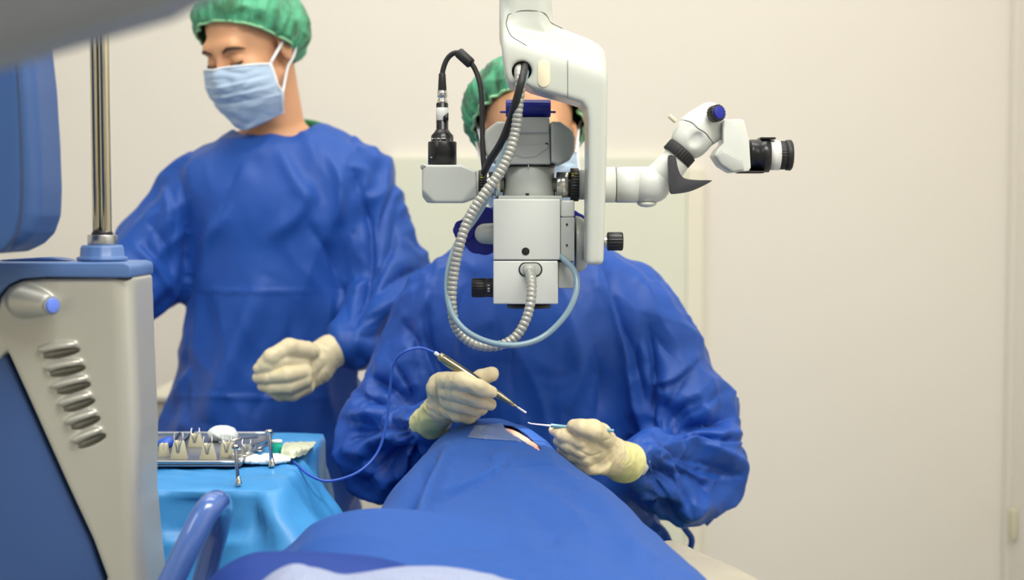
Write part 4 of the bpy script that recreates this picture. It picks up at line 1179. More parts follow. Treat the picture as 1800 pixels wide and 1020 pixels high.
# white patterned bedding at the very bottom
r4 = [
    [P(440, 1050, 1.50), P(480, 1022, 1.50), P(520, 1010, 1.50), P(560, 1016, 1.50), P(610, 1032, 1.50), P(660, 1022, 1.50), P(730, 1014, 1.50), P(820, 1018, 1.50), P(920, 1040, 1.50)],
    [P(445, 1040, 1.47), P(480, 1010, 1.47), P(515, 997, 1.47), P(555, 1003, 1.47), P(605, 1016, 1.47), P(660, 1008, 1.47), P(730, 1001, 1.47), P(820, 1006, 1.47), P(920, 1030, 1.47)],
    [P(450, 1060, 1.42), P(485, 1030, 1.42), P(520, 1018, 1.42), P(555, 1022, 1.42), P(605, 1030, 1.42), P(660, 1024, 1.42), P(730, 1020, 1.42), P(820, 1026, 1.42), P(920, 1050, 1.42)],
    [P(430, 1160, 1.30), P(485, 1130, 1.30), P(520, 1118, 1.30), P(555, 1122, 1.30), P(605, 1130, 1.30), P(660, 1124, 1.30), P(730, 1120, 1.30), P(820, 1126, 1.30), P(940, 1150, 1.30)],
]
V4, F_ = grid_sheet(r4, 140, 70)
V4[:, 2] += ridged(V4 * 30) * 0.0015
mb = M['cloth_white']; nt = mb.node_tree
tc = nt.nodes.new('ShaderNodeTexCoord'); mp = nt.nodes.new('ShaderNodeMapping'); mp.inputs['Scale'].default_value = (85, 45, 110)
vo = nt.nodes.new('ShaderNodeTexVoronoi'); vo.voronoi_dimensions = '2D'; vo.inputs['Randomness'].default_value = 0.3; rp = nt.nodes.new('ShaderNodeValToRGB')
rp.color_ramp.elements[0].position = 0.24; rp.color_ramp.elements[0].color = srgb('#55659a'); rp.color_ramp.elements[1].position = 0.30; rp.color_ramp.elements[1].color = srgb('#9fa8c0')
nt.links.new(tc.outputs['Object'], mp.inputs[0]); nt.links.new(mp.outputs[0], vo.inputs['Vector']); nt.links.new(vo.outputs['Distance'], rp.inputs[0]); nt.links.new(rp.outputs[0], nt.nodes['Principled BSDF'].inputs['Base Color'])
nd_ = M['drape_dark'].node_tree; t1 = nd_.nodes.new('ShaderNodeTexCoord'); m1 = nd_.nodes.new('ShaderNodeMapping'); m1.inputs['Scale'].default_value = (110, 55, 1)
v1 = nd_.nodes.new('ShaderNodeTexVoronoi'); v1.voronoi_dimensions = '2D'; v1.inputs['Randomness'].default_value = 0.2; r1 = nd_.nodes.new('ShaderNodeValToRGB')
r1.color_ramp.elements[0].position = 0.22; r1.color_ramp.elements[0].color = srgb('#0e2258'); r1.color_ramp.elements[1].position = 0.28; r1.color_ramp.elements[1].color = srgb('#173c90')
nd_.links.new(t1.outputs['Object'], m1.inputs[0]); nd_.links.new(m1.outputs[0], v1.inputs['Vector']); nd_.links.new(v1.outputs['Distance'], r1.inputs[0]); nd_.links.new(r1.outputs[0], nd_.nodes['Principled BSDF'].inputs['Base Color'])
o = obj_from('bedding', mesh_np('bedding', V4, F_), mb, None)
tag(o, 'crumpled white bedding with small blue marks in front of the dark blue sheet', 'bedding'); solid(o, 0.002); centre(o)

# ================================================================== THE SURGICAL MICROSCOPE
ms = thing('surgical_microscope', 'white and grey surgical microscope hanging from its arm in front of the seated person', 'microscope', P(925, 350, 2.12))
def pl(pts, D): return [(P(x, y, D).x, P(x, y, D).z) for x, y in pts]
# suspension arm
Da = 2.02
outline = [(878, -260), (880, 60), (883, 100), (888, 130), (893, 146), (903, 151), (925, 153), (960, 163), (1000, 174), (1022, 181), (1030, 192), (1033, 215), (1033, 300), (1031, 460), (1033, 466), (1056, 466), (1061, 460), (1066, 300), (1069, 110), (1066, 88), (1057, 75), (1040, 64), (975, 38), (969, 28), (970, -260)]
q = pl(outline, Da)
f = Field((q[0][0] - 0.01, Da - 0.04, P(0, 470, Da).z - 0.01), (P(1075, 0, Da).x, Da + 0.17, 1.72), 0.0026)
f.add(poly_ext(q, Da - 0.005, Da + 0.095, 0.007))
# the casting leans back above its ridge line
ra = P(880, 68, Da); rb = P(1066, 128, Da)
sl = (rb.z - ra.z) / (rb.x - ra.x)
def lean(X, Y, Z):
    h = Z - (ra.z + sl * (X - ra.x))
    return ((Da - 0.005 + 0.62 * h) - Y) * 0.85
f.clip(lean, 0.012)
zt = P(0, 40, Da).z
f.add(poly_ext(pl([(882, -260), (882, 60), (968, 60), (968, -260)], Da), Da + 0.012, Da + 0.105, 0.02), 0.012)
hc = P(917, 125, Da)
f.cut(rc((hc.x, Da - 0.05, hc.z), (hc.x, Da + 0.09, hc.z), S(17, Da), S(17, Da)), 0.004)
f.cut(rc((hc.x, Da - 0.05, hc.z - 0.03), (hc.x, Da + 0.085, hc.z - 0.03), S(15.5, Da), S(15.5, Da)), 0.003)
body_field_mesh('suspension_arm', f, M['arm'], ms, 1)
arm = ms.children[-1]
fz = Da - 0.0062
obj_from('port_cover', tube([P(956, 117, fz), P(956, 118, fz), P(956, 141, fz), P(956, 142, fz)], 0.0001, 8), M['port'], arm)
bpy.data.objects.remove(ms.children[-1].children[-1] if False else arm.children[-1])
c1 = P(956, 129, fz)
bm = bmesh.new(); ring = []
for i in range(48):
    an = 2 * PI * i / 48; x = S(11, Da) * math.cos(an); z = S(11, Da) * math.sin(an) + (S(13, Da) if math.sin(an) > 0 else -S(13, Da))
    ring.append(bm.verts.new((c1.x + x, fz, c1.z + z)))
fa = bm.faces.new(ring); r_ = bmesh.ops.extrude_face_region(bm, geom=[fa])
for v in r_['geom']:
    if isinstance(v, bmesh.types.BMVert): v.co.y += 0.004
bmesh.ops.recalc_face_normals(bm, faces=bm.faces); bevel_all(bm, 0.0008, 2)
obj_from('port_cover', mesh_bm('port', bm), M['port'], arm, label='cream oval cover')
Va = np.array([v.co for v in arm.data.vertices]) + A3(ms.location)
for pts in ([(892, 26), (890, 40), (892, 52), (900, 62), (914, 72), (925, 78)], [(893, 24), (915, 20), (940, 19), (956, 22), (964, 30), (970, 38), (990, 46)]):
    obj_from('panel_seam', tube([surf(Va, x, y, 0.0002) for x, y in pts], 0.0005, 8), M['seam'], arm)
obj_from('panel_seam', tube([P(998, 105, fz + 0.0008), P(998, 130, fz + 0.0008), P(998, 172, fz + 0.0008)], 0.00035, 6), M['seam'], arm)
obj_from('cable_hole_lining', lathe([(0, S(16.5, Da)), (0.06, S(16.5, Da))], (hc.x, Da + 0.012, hc.z), (0, 1, 0), 40), M['dark'], arm)

# main housing
D0 = 2.085
ho = obj_from('upper_housing', pbox(867, 350, 985, 457.2, D0, D0 + 0.12, 0.0022), M['white'], ms)
obj_from('lower_housing', pbox(867, 458.6, 981, 535, D0, D0 + 0.12, 0.0022), M['white'], ms)
obj_from('housing_gap', pbox(869, 456, 981, 460, D0 + 0.0015, D0 + 0.118, 0), M['dark'], ms)
bt = P(924, 442, D0)
obj_from('sensor_window', cyl((bt.x, D0 - 0.0012, bt.z), (bt.x, D0 + 0.003, bt.z), S(6.8, D0), bev=0.0005), M['black'], ho)
obj_from('side_plate', pbox(985.5, 352, 1010, 382, D0 + 0.006, D0 + 0.11, 0.003), M['white'], ms)
sp = obj_from('side_block', pbox(985.5, 382.5, 1010, 459, D0 + 0.004, D0 + 0.11, 0.001), M['grey'], ms)
for yy in (394.5, 431):
    s_ = P(996.5, yy, D0 + 0.004); obj_from('screw_hole', cyl((s_.x, D0 + 0.002, s_.z), (s_.x, D0 + 0.006, s_.z), S(1.8, D0), bev=0.0002, seg=16), M['black'], sp)
obj_from('side_block', pbox(981.5, 460, 1008, 507, D0 + 0.012, D0 + 0.11, 0.002), M['grey'], ms)
dz = P(0, 428, 2.14)
obj_from('tilt_joint', lathe([(0, S(50, 2.14)), (0.001, S(51, 2.14)), (0.009, S(48, 2.14)), (S(19, 2.14), S(42, 2.14)), (S(20, 2.14), S(40, 2.14))], P(1011, 430, 2.145), (1, 0, 0), 56), M['grey'], ms)
obj_from('pivot_cap', cyl(P(1026, 424, 2.10), P(1036, 424, 2.10), S(22, 2.1), bev=0.003), M['white'], ms)
# stadium shaped port with the hose nose
def stadium(cx, cy, hw, r, D, t, m, name, parent, bev=0.0006, label=None):
    c = P(cx, cy, D); bm = bmesh.new(); ring = []
    for i in range(48):
        an = 2 * PI * i / 48; x = S(r, D) * math.cos(an) + (S(hw - r, D) if math.cos(an) > 0 else -S(hw - r, D)); ring.append(bm.verts.new((c.x + x, D, c.z + S(r, D) * math.sin(an))))
    fa = bm.faces.new(ring); r_ = bmesh.ops.extrude_face_region(bm, geom=[fa])
    for v in r_['geom']:
        if isinstance(v, bmesh.types.BMVert): v.co.y += t
    bmesh.ops.recalc_face_normals(bm, faces=bm.faces); bevel_all(bm, bev, 2)
    return obj_from(name, mesh_bm(name, bm), m, parent, label=label)
stadium(932.5, 474, 21, 12.8, D0 - 0.0012, 0.004, M['black'], 'port_rim', ms)
stadium(932.5, 474, 18.5, 10.8, D0 - 0.0035, 0.005, M['grey'], 'hose_port', ms)
obj_from('objective_lens', cyl(P(930, 535, 2.145), P(930, 541, 2.145), S(40, 2.1), bev=0.002), M['black_m'], ms)
# knobs
kn = obj_from('focus_knob', cyl(P(829, 506, 2.14), P(853, 506, 2.14), S(17, 2.14), knurl=22, kd=0.08, bev=0.0015), M['black'], ms)
obj_from('knob_collar', cyl(P(852, 506, 2.14), P(868, 506, 2.14), S(16, 2.14), S(17, 2.14)), M['black_m'], kn)
for yy, hh in ((501, 2), (506, 3), (511, 2)):
    obj_from('white_mark', pbox(857, yy, 861, yy + hh, 2.1235, 2.126, 0), M['label'], kn)
kn = obj_from('tilt_knob', cyl(P(1067, 424.5, 2.07), P(1095, 424.5, 2.07), S(16.3, 2.07), knurl=18, kd=0.12, bev=0.002), M['black'], ms)
obj_from('knob_shaft', cyl(P(1058, 424.5, 2.07), P(1069, 424.5, 2.07), S(9, 2.07)), M['chrome'], kn)
# grey barrel with the navy scalloped cover on the left
Dl = 2.17
f = Field(P(826, 440, Dl - 0.05) - Vector((0.0, 0, 0)), P(880, 385, Dl + 0.05), 0.0018)
f.add(rc(P(852, 411, Dl), P(880, 411, Dl), S(18, Dl), S(20, Dl)), 0)
body_field_mesh('light_barrel', f, M['grey'], ms, 2)
bpy.context.view_layer.update()
def scallop(cx, cy, r, lob, D, t, m, name, parent, amp=0.05, axis=(0, 1, 0)):
    bm = bmesh.new(); ring = []; c = P(cx, cy, D)
    for i in range(lob * 8):
        an = 2 * PI * i / (lob * 8); rr = S(r, D) * (1 + amp * abs(math.cos(an * lob / 2)) - amp)
        ring.append(bm.verts.new((c.x + rr * math.cos(an), D, c.z + rr * math.sin(an))))
    fa = bm.faces.new(ring); r_ = bmesh.ops.extrude_face_region(bm, geom=[fa])
    for v in r_['geom']:
        if isinstance(v, bmesh.types.BMVert): v.co.y += t
    bmesh.ops.recalc_face_normals(bm, faces=bm.faces); bevel_all(bm, 0.002, 3, 0.8)
    return obj_from(name, mesh_bm(name, bm), m, parent)
scallop(849, 406, 43, 9, 2.20, 0.03, M['navy'], 'rubber_grip', ms)
scallop(816, 405, 20, 8, 2.19, 0.02, M['navy'], 'rubber_grip', ms)
scallop(875, 385, 24, 8, 2.21, 0.02, M['navy'], 'rubber_grip', ms)
scallop(1000, 405, 37, 9, 2.21, 0.03, M['navy'], 'rubber_grip', ms)

# body tube between housing and binocular head
bd = obj_from('body_tube', lathe([(0, S(46, 2.15)), (0.002, S(47, 2.15)), (S(10, 2.15), S(46, 2.15)), (S(30, 2.15), S(44.5, 2.15)), (S(52, 2.15), S(45, 2.15)), (S(53, 2.15), S(44, 2.15))], P(930, 347, 2.15), (0, 0, 1), 64), M['grey'], ms)
obj_from('mounting_plate', pbox(876, 344, 988, 352, 2.10, 2.2, 0.001), M['grey'], ms)
obj_from('dark_ring', cyl(P(930, 294.5, 2.15), P(930, 289.5, 2.15), S(46.5, 2.15), bev=0.0006, seg=64), M['black'], ms)
obj_from('white_mark', pbox(928.3, 289, 930, 295, 2.108, 2.112, 0), M['label'], bd)
obj_from('index_mark', pbox(924, 340, 930, 345, 2.108, 2.115, 0.0003), M['black'], bd)
# binocular head
bh = obj_from('binocular_block', join(
    prism([(893, 206), (966, 206), (968, 289), (884, 289)], 2.105, 2.20, 0.003),), M['grey'], ms)
obj_from('curved_cover', cyl(P(895, 236, 2.125), P(966.5, 236, 2.125), S(19, 2.1), bev=0.002), M['grey'], bh)
obj_from('flat_cover', prism([(895, 206), (966, 206), (966, 234), (895, 234)], 2.100, 2.13, 0.003), M['grey'], bh)
obj_from('screw_hole', cyl(P(961, 254, 2.1035), P(961, 254, 2.108), S(3.2, 2.1), bev=0.0003, seg=20), M['black'], bh)
obj_from('facet', prism([(896, 257), (966, 252), (962, 262), (940, 276), (920, 278), (900, 270)], 2.1035, 2.115, 0.001), M['grey'], bh)
for side in (0, 1):
    if side: q = [(968, 214), (985, 213), (1008, 228), (1012, 240), (1011, 266), (1003, 280), (983, 290), (969, 285)]
    else: q = [(893, 214), (874, 213), (852, 228), (849, 240), (850, 266), (858, 280), (878, 290), (892, 285)][::-1]
    f = Field(P(min(p[0] for p in q) - 4, 296, 2.09), P(max(p[0] for p in q) + 4, 206, 2.24), 0.0016)
    f.add(poly_ext(pl(q, 2.1), 2.097, 2.19, 0.004))
    cx = P(1018 if side else 842, 0, 2.1).x
    sg = 1 if side else -1
    zc = P(0, 262, 2.1).z
    f.clip(lambda X, Y, Z: ((2.11 - Y) + 0.5 * sg * (X - P(992 if side else 868, 0, 2.1).x)) * 0.85 - 0.006, 0.006)
    body_field_mesh('eyepiece_wing', f, M['grey'], ms, 2)
kb = obj_from('width_knob', join(cyl(P(889, 191, 2.13), P(968, 191, 2.13), S(15.5, 2.13), bev=0.002, knurl=14, kd=0.05)), M['navy'], ms, label='navy blue cylinder knob')
obj_from('axle', cyl(P(879, 197, 2.125), P(977, 197, 2.125), S(2, 2.13)), M['navy'], kb)
# left side: camera adapter
Dc = 2.14
f = Field(P(736, 362, 2.08), P(840, 284, 2.20), 0.0017)
f.add(poly_ext(pl([(742, 297), (748, 290), (812, 290), (838, 301), (838, 347), (812, 356.5), (750, 356.5), (742, 346)], 2.1), 2.092, 2.185, 0.003))
cq = P(824, 356, 2.092)
f.clip(lambda X, Y, Z: ((X - P(810, 0, 2.1).x) * 0.55 - (Z - P(0, 356, 2.1).z) * 0.45 - (Y - 2.092) * 0.9) * 0.8, 0.001)
f.clip(lambda X, Y, Z: ((P(752, 0, 2.1).x - X) * 0.6 - (Z - P(0, 344, 2.1).z) * 0.6 - (Y - 2.092) * 0.7) * 0.8, 0.001)
body_field_mesh('camera_adapter', f, M['grey'], ms, 1); ca = ms.children[-1]
obj_from('thumb_screw', join(cyl(P(744, 294, 2.094), P(744, 294, 2.104), S(5, 2.1), bev=0.0004, knurl=10), tube([P(741, 298, 2.093), P(748, 291, 2.091)], 0.0008)), M['steel'], ca)
zr = 325
obj_from('adapter_neck', cyl(P(836, zr, Dc), P(842, zr, Dc), S(25, Dc), bev=0.001), M['grey'], ms)
def ring(x0, x1, D, r, marks=True):
    k_ = obj_from('knurled_ring', cyl(P(x0, zr, D), P(x1, zr, D), S(r, D), knurl=34, kd=0.09, bev=0.0008), M['black'], ms)
    for i in range(5):
        xx = x0 + 2 + (i % 2) * 6; yy = zr - r + 4 + (i // 2) * 4
        obj_from('yellow_mark', pbox(xx, yy, xx + 4.5, yy + 2.4, D - S(math.sqrt(max(1, r * r - (zr - yy) ** 2)), D) - 0.0012, D - S(math.sqrt(max(1, r * r - (zr - yy) ** 2)), D) + 0.002, 0), M['yellow'], k_)
    return k_
ring(842, 855, Dc, 26); ring(1002.5, 1017, Dc, 29)
def turned(x0, x1, prof, m, name): return obj_from(name, lathe([(S((x - x0), Dc), S(r, Dc)) for x, r in prof], P(x0, zr, Dc), (1, 0, 0), 56), m, ms)
turned(855, 886, [(855, 22), (856, 23), (866, 23), (866.5, 19), (871, 19), (871.5, 23.5), (879, 23.5), (880, 13), (886, 13)], M['chrome'], 'chrome_coupling')
turned(970, 1003, [(970, 12), (977, 12), (977.5, 20), (979, 22.5), (1002, 22.5), (1003, 20)], M['chrome'], 'chrome_coupling')
turned(1017, 1035, [(1017, 25), (1018, 26), (1034, 26), (1035, 27)], M['grey'], 'coupling_sleeve')
ot = turned(1034, 1178, [(1034, 29), (1035, 30.5), (1080.8, 31.5), (1081.2, 29.5), (1082.4, 29.5), (1082.8, 31.5), (1120, 31.7), (1120.4, 30.8), (1121, 30.8), (1121.4, 31.9), (1142, 32), (1152, 31.5), (1162, 28.5), (1170, 23), (1175, 15), (1177.5, 7), (1178, 0.5)], M['white'], 'observer_arm')
obj_from('seam_ring', cyl(P(1081, zr, Dc), P(1082.4, zr, Dc), S(30.6, Dc), bev=0.0001, seg=56), M['black'], ot)
obj_from('lower_boss', lathe([(0, S(18, Dc)), (0.004, S(16, Dc)), (0.0065, S(10, Dc)), (0.0075, 0.0005)], P(1137, 356, Dc), (0, 0, -1), 40), M['white'], ot)
# elbow rising to the observer head
f = Field(P(1140, 330, 2.10), P(1225, 235, 2.18), 0.0018)
f.add(rc(P(1172, 305, 2.14), P(1192, 276, 2.14), S(26, 2.14), S(25, 2.14)), 0.003)
f.add(rc(P(1150, 318, 2.14), P(1168, 296, 2.14), S(26, 2.14), S(21, 2.14)), 0.006)
n_ = Vector((0.67, 0, 0.74)); pt = P(1192, 274, 2.14)
f.clip(lambda X, Y, Z: (X - pt.x) * n_.x + (Z - pt.z) * n_.z, 0.002)
body_field_mesh('elbow', f, M['white'], ms, 1)
ax = (P(1211, 251, 2.14) - P(1184, 281, 2.14)).normalized(); c0 = P(1194, 270.5, 2.14)
obj_from('knurled_ring', cyl(c0 - ax * S(9.5, 2.14), c0 + ax * S(9.5, 2.14), S(28.5, 2.14), knurl=30, kd=0.06), M['black_m'], ms)
f = Field(P(1170, 295, 2.08), P(1285, 168, 2.21), 0.002)
f.add(rc(P(1214, 246, 2.14), P(1226, 230, 2.14), S(34, 2.14), S(33, 2.14)), 0.002)
f.add(rc(P(1226, 230, 2.14), P(1248, 205, 2.14), S(32, 2.14), S(25, 2.14)), 0.01)
f.add(rc(P(1240, 215, 2.14), P(1258, 236, 2.14), S(24, 2.14), S(12, 2.14)), 0.012)
c5 = c0 + ax * S(9, 2.14)
f.clip(lambda X, Y, Z: -((X - c5.x) * ax.x + (Z - c5.z) * ax.z), 0.002)
e = P(1219, 250, 2.14)
f.cut(ell((e.x, 2.14 - S(37, 2.14), e.z), (S(13, 2.14), 0.008, S(17, 2.14)), Matrix.Rotation(math.radians(-32), 3, 'Y').inverted()), 0.002)
Vo, Fo = f.nets(); Vo = smooth(Vo, Fo, 1); oh = obj_from('observer_head', mesh_np('oh', Vo, Fo), M['white'], ms)
obj_from('seam_line', tube([surf(Vo, x, y, 0.0003) for x, y in ((1197, 209), (1206, 211), (1217, 216), (1228, 224), (1239, 234), (1248, 245), (1254, 254))], 0.0006, 8), M['seam'], oh)
obj_from('lock_pin', join(cyl(P(1188, 214, 2.13), P(1176, 203, 2.13), S(4, 2.13)), ), M['bottle'], oh)
kx = Vector((0.42, -0.80, 0.10)); kc = P(1254, 201, 2.112)
kk = obj_from('zoom_knob', cyl(kc, kc + kx.normalized() * 0.014, S(15, 2.1), knurl=16, kd=0.08), M['black'], ms)
obj_from('knob_cap', cyl(kc + kx.normalized() * 0.0135, kc + kx.normalized() * 0.0165, S(11.5, 2.1), bev=0.001), M['navy'], kk)
obj_from('eyepiece_housing', prism([(1271, 212), (1274, 210), (1304, 209.5), (1308, 212), (1317, 247), (1320, 295), (1316, 301), (1288, 303), (1268, 291), (1256, 273), (1262, 262), (1272, 252)], 2.112, 2.17, 0.0035), M['white'], ms)
obj_from('shaded_facet', prism([(1272, 262), (1305, 281), (1310, 300), (1288, 303.5), (1267, 290), (1257, 273)], 2.106, 2.165, 0.004), M['grey'], ms)  # lower facet of the white housing, its shade painted in as grey
Ze = 273
def ey(x0, prof, m, name, parent=ms): return obj_from(name, lathe([(S(x - x0, 2.14), S(r, 2.14)) for x, r in prof], P(x0, Ze, 2.14), (1, 0.0, -0.01), 56), m, parent)
ep = ey(1316, [(1316, 26), (1319, 27.5), (1333, 27.5), (1333.5, 29.5), (1351, 30), (1351.5, 28.5)], M['black'], 'eyepiece')
ey(1350, [(1350, 24), (1350.4, 26), (1369.5, 26), (1370, 24)], M['label'], 'white_band', ep)
obj_from('eyecup', join(cyl(P(1369.5, Ze, 2.14), P(1380, Ze, 2.14), S(25, 2.14), knurl=30, kd=0.05, bev=0.0006), lathe([(0, S(24, 2.14)), (0.001, S(26.5, 2.14)), (0.008, S(27, 2.14)), (0.010, S(24, 2.14)), (0.004, S(19, 2.14))], P(1380, Ze, 2.14), (1, 0, 0), 56)), M['black_m'], ep)
obj_from('tension_lever', pbox(1298, 300.5, 1344, 304.5, 2.12, 2.15, 0.001), M['black'], ep)
obj_from('top_lever', pbox(1337, 241, 1364, 245, 2.125, 2.155, 0.001), M['black'], ep)
lv = [(1176, 277), (1183, 273.5), (1188, 276), (1191, 292), (1196, 306), (1205, 314), (1225, 316.5), (1248, 317), (1251, 318.5), (1236, 327), (1212, 337), (1186, 341), (1180, 338), (1178, 325)]
obj_from('clamp_lever', prism(catmull(lv, 4, True).tolist(), 2.095, 2.115, 0.0025), M['charcoal'], ms)

# camera on the adapter
xs = 777.5
def up(prof, m, name, parent, seg=48, knurl=0):
    b0 = prof[0][0]
    return obj_from(name, lathe([(S(b0 - y, 2.14), S(r, 2.14)) for y, r in prof], P(xs, b0, 2.14), (0, 0, 1), seg, knurl), m, parent)
cm = up([(290, 24), (289.5, 25), (251, 25), (249.5, 24), (249, 19.5), (239, 19.5), (233, 14), (229, 11.5), (228, 10.5), (183, 10.5), (182, 9.5)], M['black'], 'camera_body', ms)
up([(212, 10.8), (211.8, 11), (190, 11), (189.8, 10.8)], M['label'], 'label_band', cm)
for i, (x, y, w2) in enumerate(((759, 243.5, 3), (764, 243, 2), (768, 242.8, 5), (775, 242.6, 9), (757, 276, 5))):
    obj_from('white_mark', pbox(x, y, x + w2, y + 1.6, 2.14 - S(math.sqrt(max(1, (19.8 if y < 250 else 25.2) ** 2 - (x + w2 / 2 - xs) ** 2)), 2.14) - 0.0006, 2.14 - 0.012, 0), M['label'], cm)
obj_from('label_patch', prism([(779, 205), (788, 198), (788, 212), (779, 212)], 2.1300, 2.134, 0), M['black'], cm)
up([(182, 8), (181.5, 8.6), (176, 8.6), (175.5, 7.2), (171, 7.2), (170.5, 8.6), (160, 8.6), (159.5, 7.5)], M['chrome'], 'connector', cm)
cb = obj_from('camera_cable', tube([P(777.5, 160, 2.14), P(777, 140, 2.14), P(779, 122, 2.14), P(786, 104, 2.14), P(797, 94, 2.138), P(810, 94, 2.135), P(824, 106, 2.132), P(836, 124, 2.13), P(844, 150, 2.125), P(847, 185, 2.12), P(848, 230, 2.115), P(849, 270, 2.11), P(851, 297, 2.108)], S(4.6, 2.13), 14, 10), M['black_m'], ms)
obj_from('cable_boot', cyl(P(777.5, 160, 2.14), P(777.2, 129, 2.14), S(7.6, 2.14), S(6, 2.14), bev=0.001), M['black_m'], cb)
obj_from('ferrite_bead', cyl(P(805, 91, 2.136), P(829, 113, 2.131), S(9.5, 2.13), bev=0.003), M['black_m'], cb)
# hoses
def P2(x, y): return P(x, y, 2.045 - 0.02 * math.sin(min(1, max(0, (y - 120) / 300)) * PI))
hpts = [P(922, 108, 2.09), P(914, 118, 2.035), P(913, 132, 2.003), P(914, 155, 1.998), P(911, 188, 2.003), P(906, 230, 2.01), P(897, 265, 2.01), P(884, 294, 2.01), P(868, 319, 2.01), P(848, 345, 2.01), P(824, 384, 2.01), P(808, 430, 2.01), P(798, 480, 2.015), P(794, 532, 2.02), P(803, 578, 2.03), P(832, 604, 2.035), P(870, 609, 2.035), P(904, 594, 2.035), P(925, 561, 2.035), P(934, 520, 2.04), P(934, 490, 2.055), P(930, 475, 2.085)]
obj_from('corrugated_hose', tube(hpts, S(9.0, 2.02), 16, 10, rfun=lambda s: 0.82 + 0.20 * abs(math.sin(s * PI / 0.0070)) ** 0.7), M['hose'], ms)
obj_from('hose_collar', lathe([(0, 0.0095), (0.004, 0.0085), (0.012, 0.0075)], P(930, 472, 2.084), (0.0, -0.7, -0.7), 32), M['grey'], ms)
tpts = [P(929, 108, 2.08), P(926, 124, 2.03), P(921, 142, 2.008), P(915, 160, 2.008), P(906, 195, 2.02), P(899, 230, 2.035), P(888, 262, 2.035), P(877, 288, 2.035), P(868, 315, 2.035), P(858, 345, 2.035), P(834, 386, 2.04), P(805, 425, 2.04), P(790, 465, 2.03), P(786, 510, 2.02), P(795, 552, 2.01), P(822, 584, 2.005), P(865, 603, 2.01), P(915, 606, 2.02), P(958, 590, 2.03), P(995, 553, 2.04), P(1013, 512, 2.05), P(1010, 478, 2.065), P(990, 455, 2.085), P(980, 448, 2.10)]
obj_from('silicone_tube', tube(tpts, S(5.4, 2.02), 14, 10), M['tube_b'], ms)
kpts = [P(924, 98, 2.09), P(923, 112, 2.03), P(918, 138, 1.992), P(907, 178, 1.995), P(893, 222, 2.025), P(879, 254, 2.04), P(860, 284, 2.07), P(851, 303, 2.108)]
obj_from('power_cable', tube(kpts, S(6.8, 2.05), 14, 10), M['black_m'], ms)

# ================================================================== CONSOLE ON THE LEFT
con = thing('medical_console', 'silver and slate blue equipment console with six finger grooves and twin poles on top', 'medical console', (P(100, 0, 1.8).x, 1.83, 0))
Dk = 1.74
q = [(-10, 640), (-12, 560), (-4, 524), (12, 504), (40, 492), (80, 488), (224, 487), (230, 491), (234, 600), (241, 760), (240, 880), (250, 985), (258, 1060), (156, 1060), (186, 1020), (160, 950), (118, 860), (62, 735), (10, 620)]
f = Field((P(-20, 0, Dk).x, Dk - 0.055, P(0, 1075, Dk).z), (P(275, 0, Dk).x, Dk + 0.12, P(0, 480, Dk).z), 0.002)
f.add(poly_ext(pl(q, Dk), Dk, Dk + 0.11, 0.007))
# the right hand edge turns away
xr = lambda Z: P(274, 600, Dk).x + 0.0
def turn(X, Y, Z):
    h = X - (P(196, 600, Dk).x + (P(0, 600, Dk).z - Z) * 0.03)
    h = np.maximum(h, 0); return (Dk + h * h * 22 - Y) * 0.7
f.clip(turn, 0.01)
# raised nose with the round button
f.add(rc(P(40, 530, Dk - 0.002), P(80, 536, Dk - 0.016), S(27, Dk), S(20, Dk)), 0.012)
nb = P(90, 537, Dk - 0.022); nd = Vector((0.80, -0.60, -0.02)).normalized()
f.clip(lambda X, Y, Z: np.where((Z > nb.z - 0.04) & (abs(X - nb.x) < 0.03) & (Y < Dk - 0.0005), (X - nb.x) * nd.x + (Y - nb.y) * nd.y + (Z - nb.z) * nd.z, -1.0), 0.0)
grooves = [((70, 623), (137, 612), (69, 608)), ((82, 655), (147, 643), (80, 640)), ((94, 687), (156, 672), (92, 670)), ((106, 718), (163, 701), (104, 700)), ((119, 750), (172, 732), (117, 730)), ((131, 783), (182, 762), (129, 762))]
for (x0, y0), (x1, y1), _ in grooves:
    a = P(x0, y0, Dk); b = P(x1, y1, Dk); mid = (a + b) / 2; dd = b - a; ang = math.atan2(dd.z, dd.x)
    R = Matrix.Rotation(-ang, 3, 'Y'); L = dd.length
    perp = Vector((-math.sin(ang), 0, math.cos(ang)))
    f.add(ell(mid + perp * 0.0052 + Vector((-0.002, 0.001, 0)), (L * 0.53, 0.0085, 0.0056), R), 0.002)
    f.cut(ell(mid - perp * 0.0026 + Vector((0.001, 0.001, 0)), (L * 0.50, 0.020, 0.0056), R), 0.0008)
V, F = f.nets(); V = smooth(V, F, 2)
sh = obj_from('silver_shell', mesh_np('shell', V, F), M['con_silver'], con)
bu = P(90, 537, Dk - 0.0215)
obj_from('button_ring', cyl(bu - nd * 0.001, bu + nd * 0.002, S(17, Dk)), M['grey_d'], sh)
obj_from('button', cyl(bu + nd * 0.001, bu + nd * 0.0045, S(13, Dk), bev=0.0015), M['button'], sh)
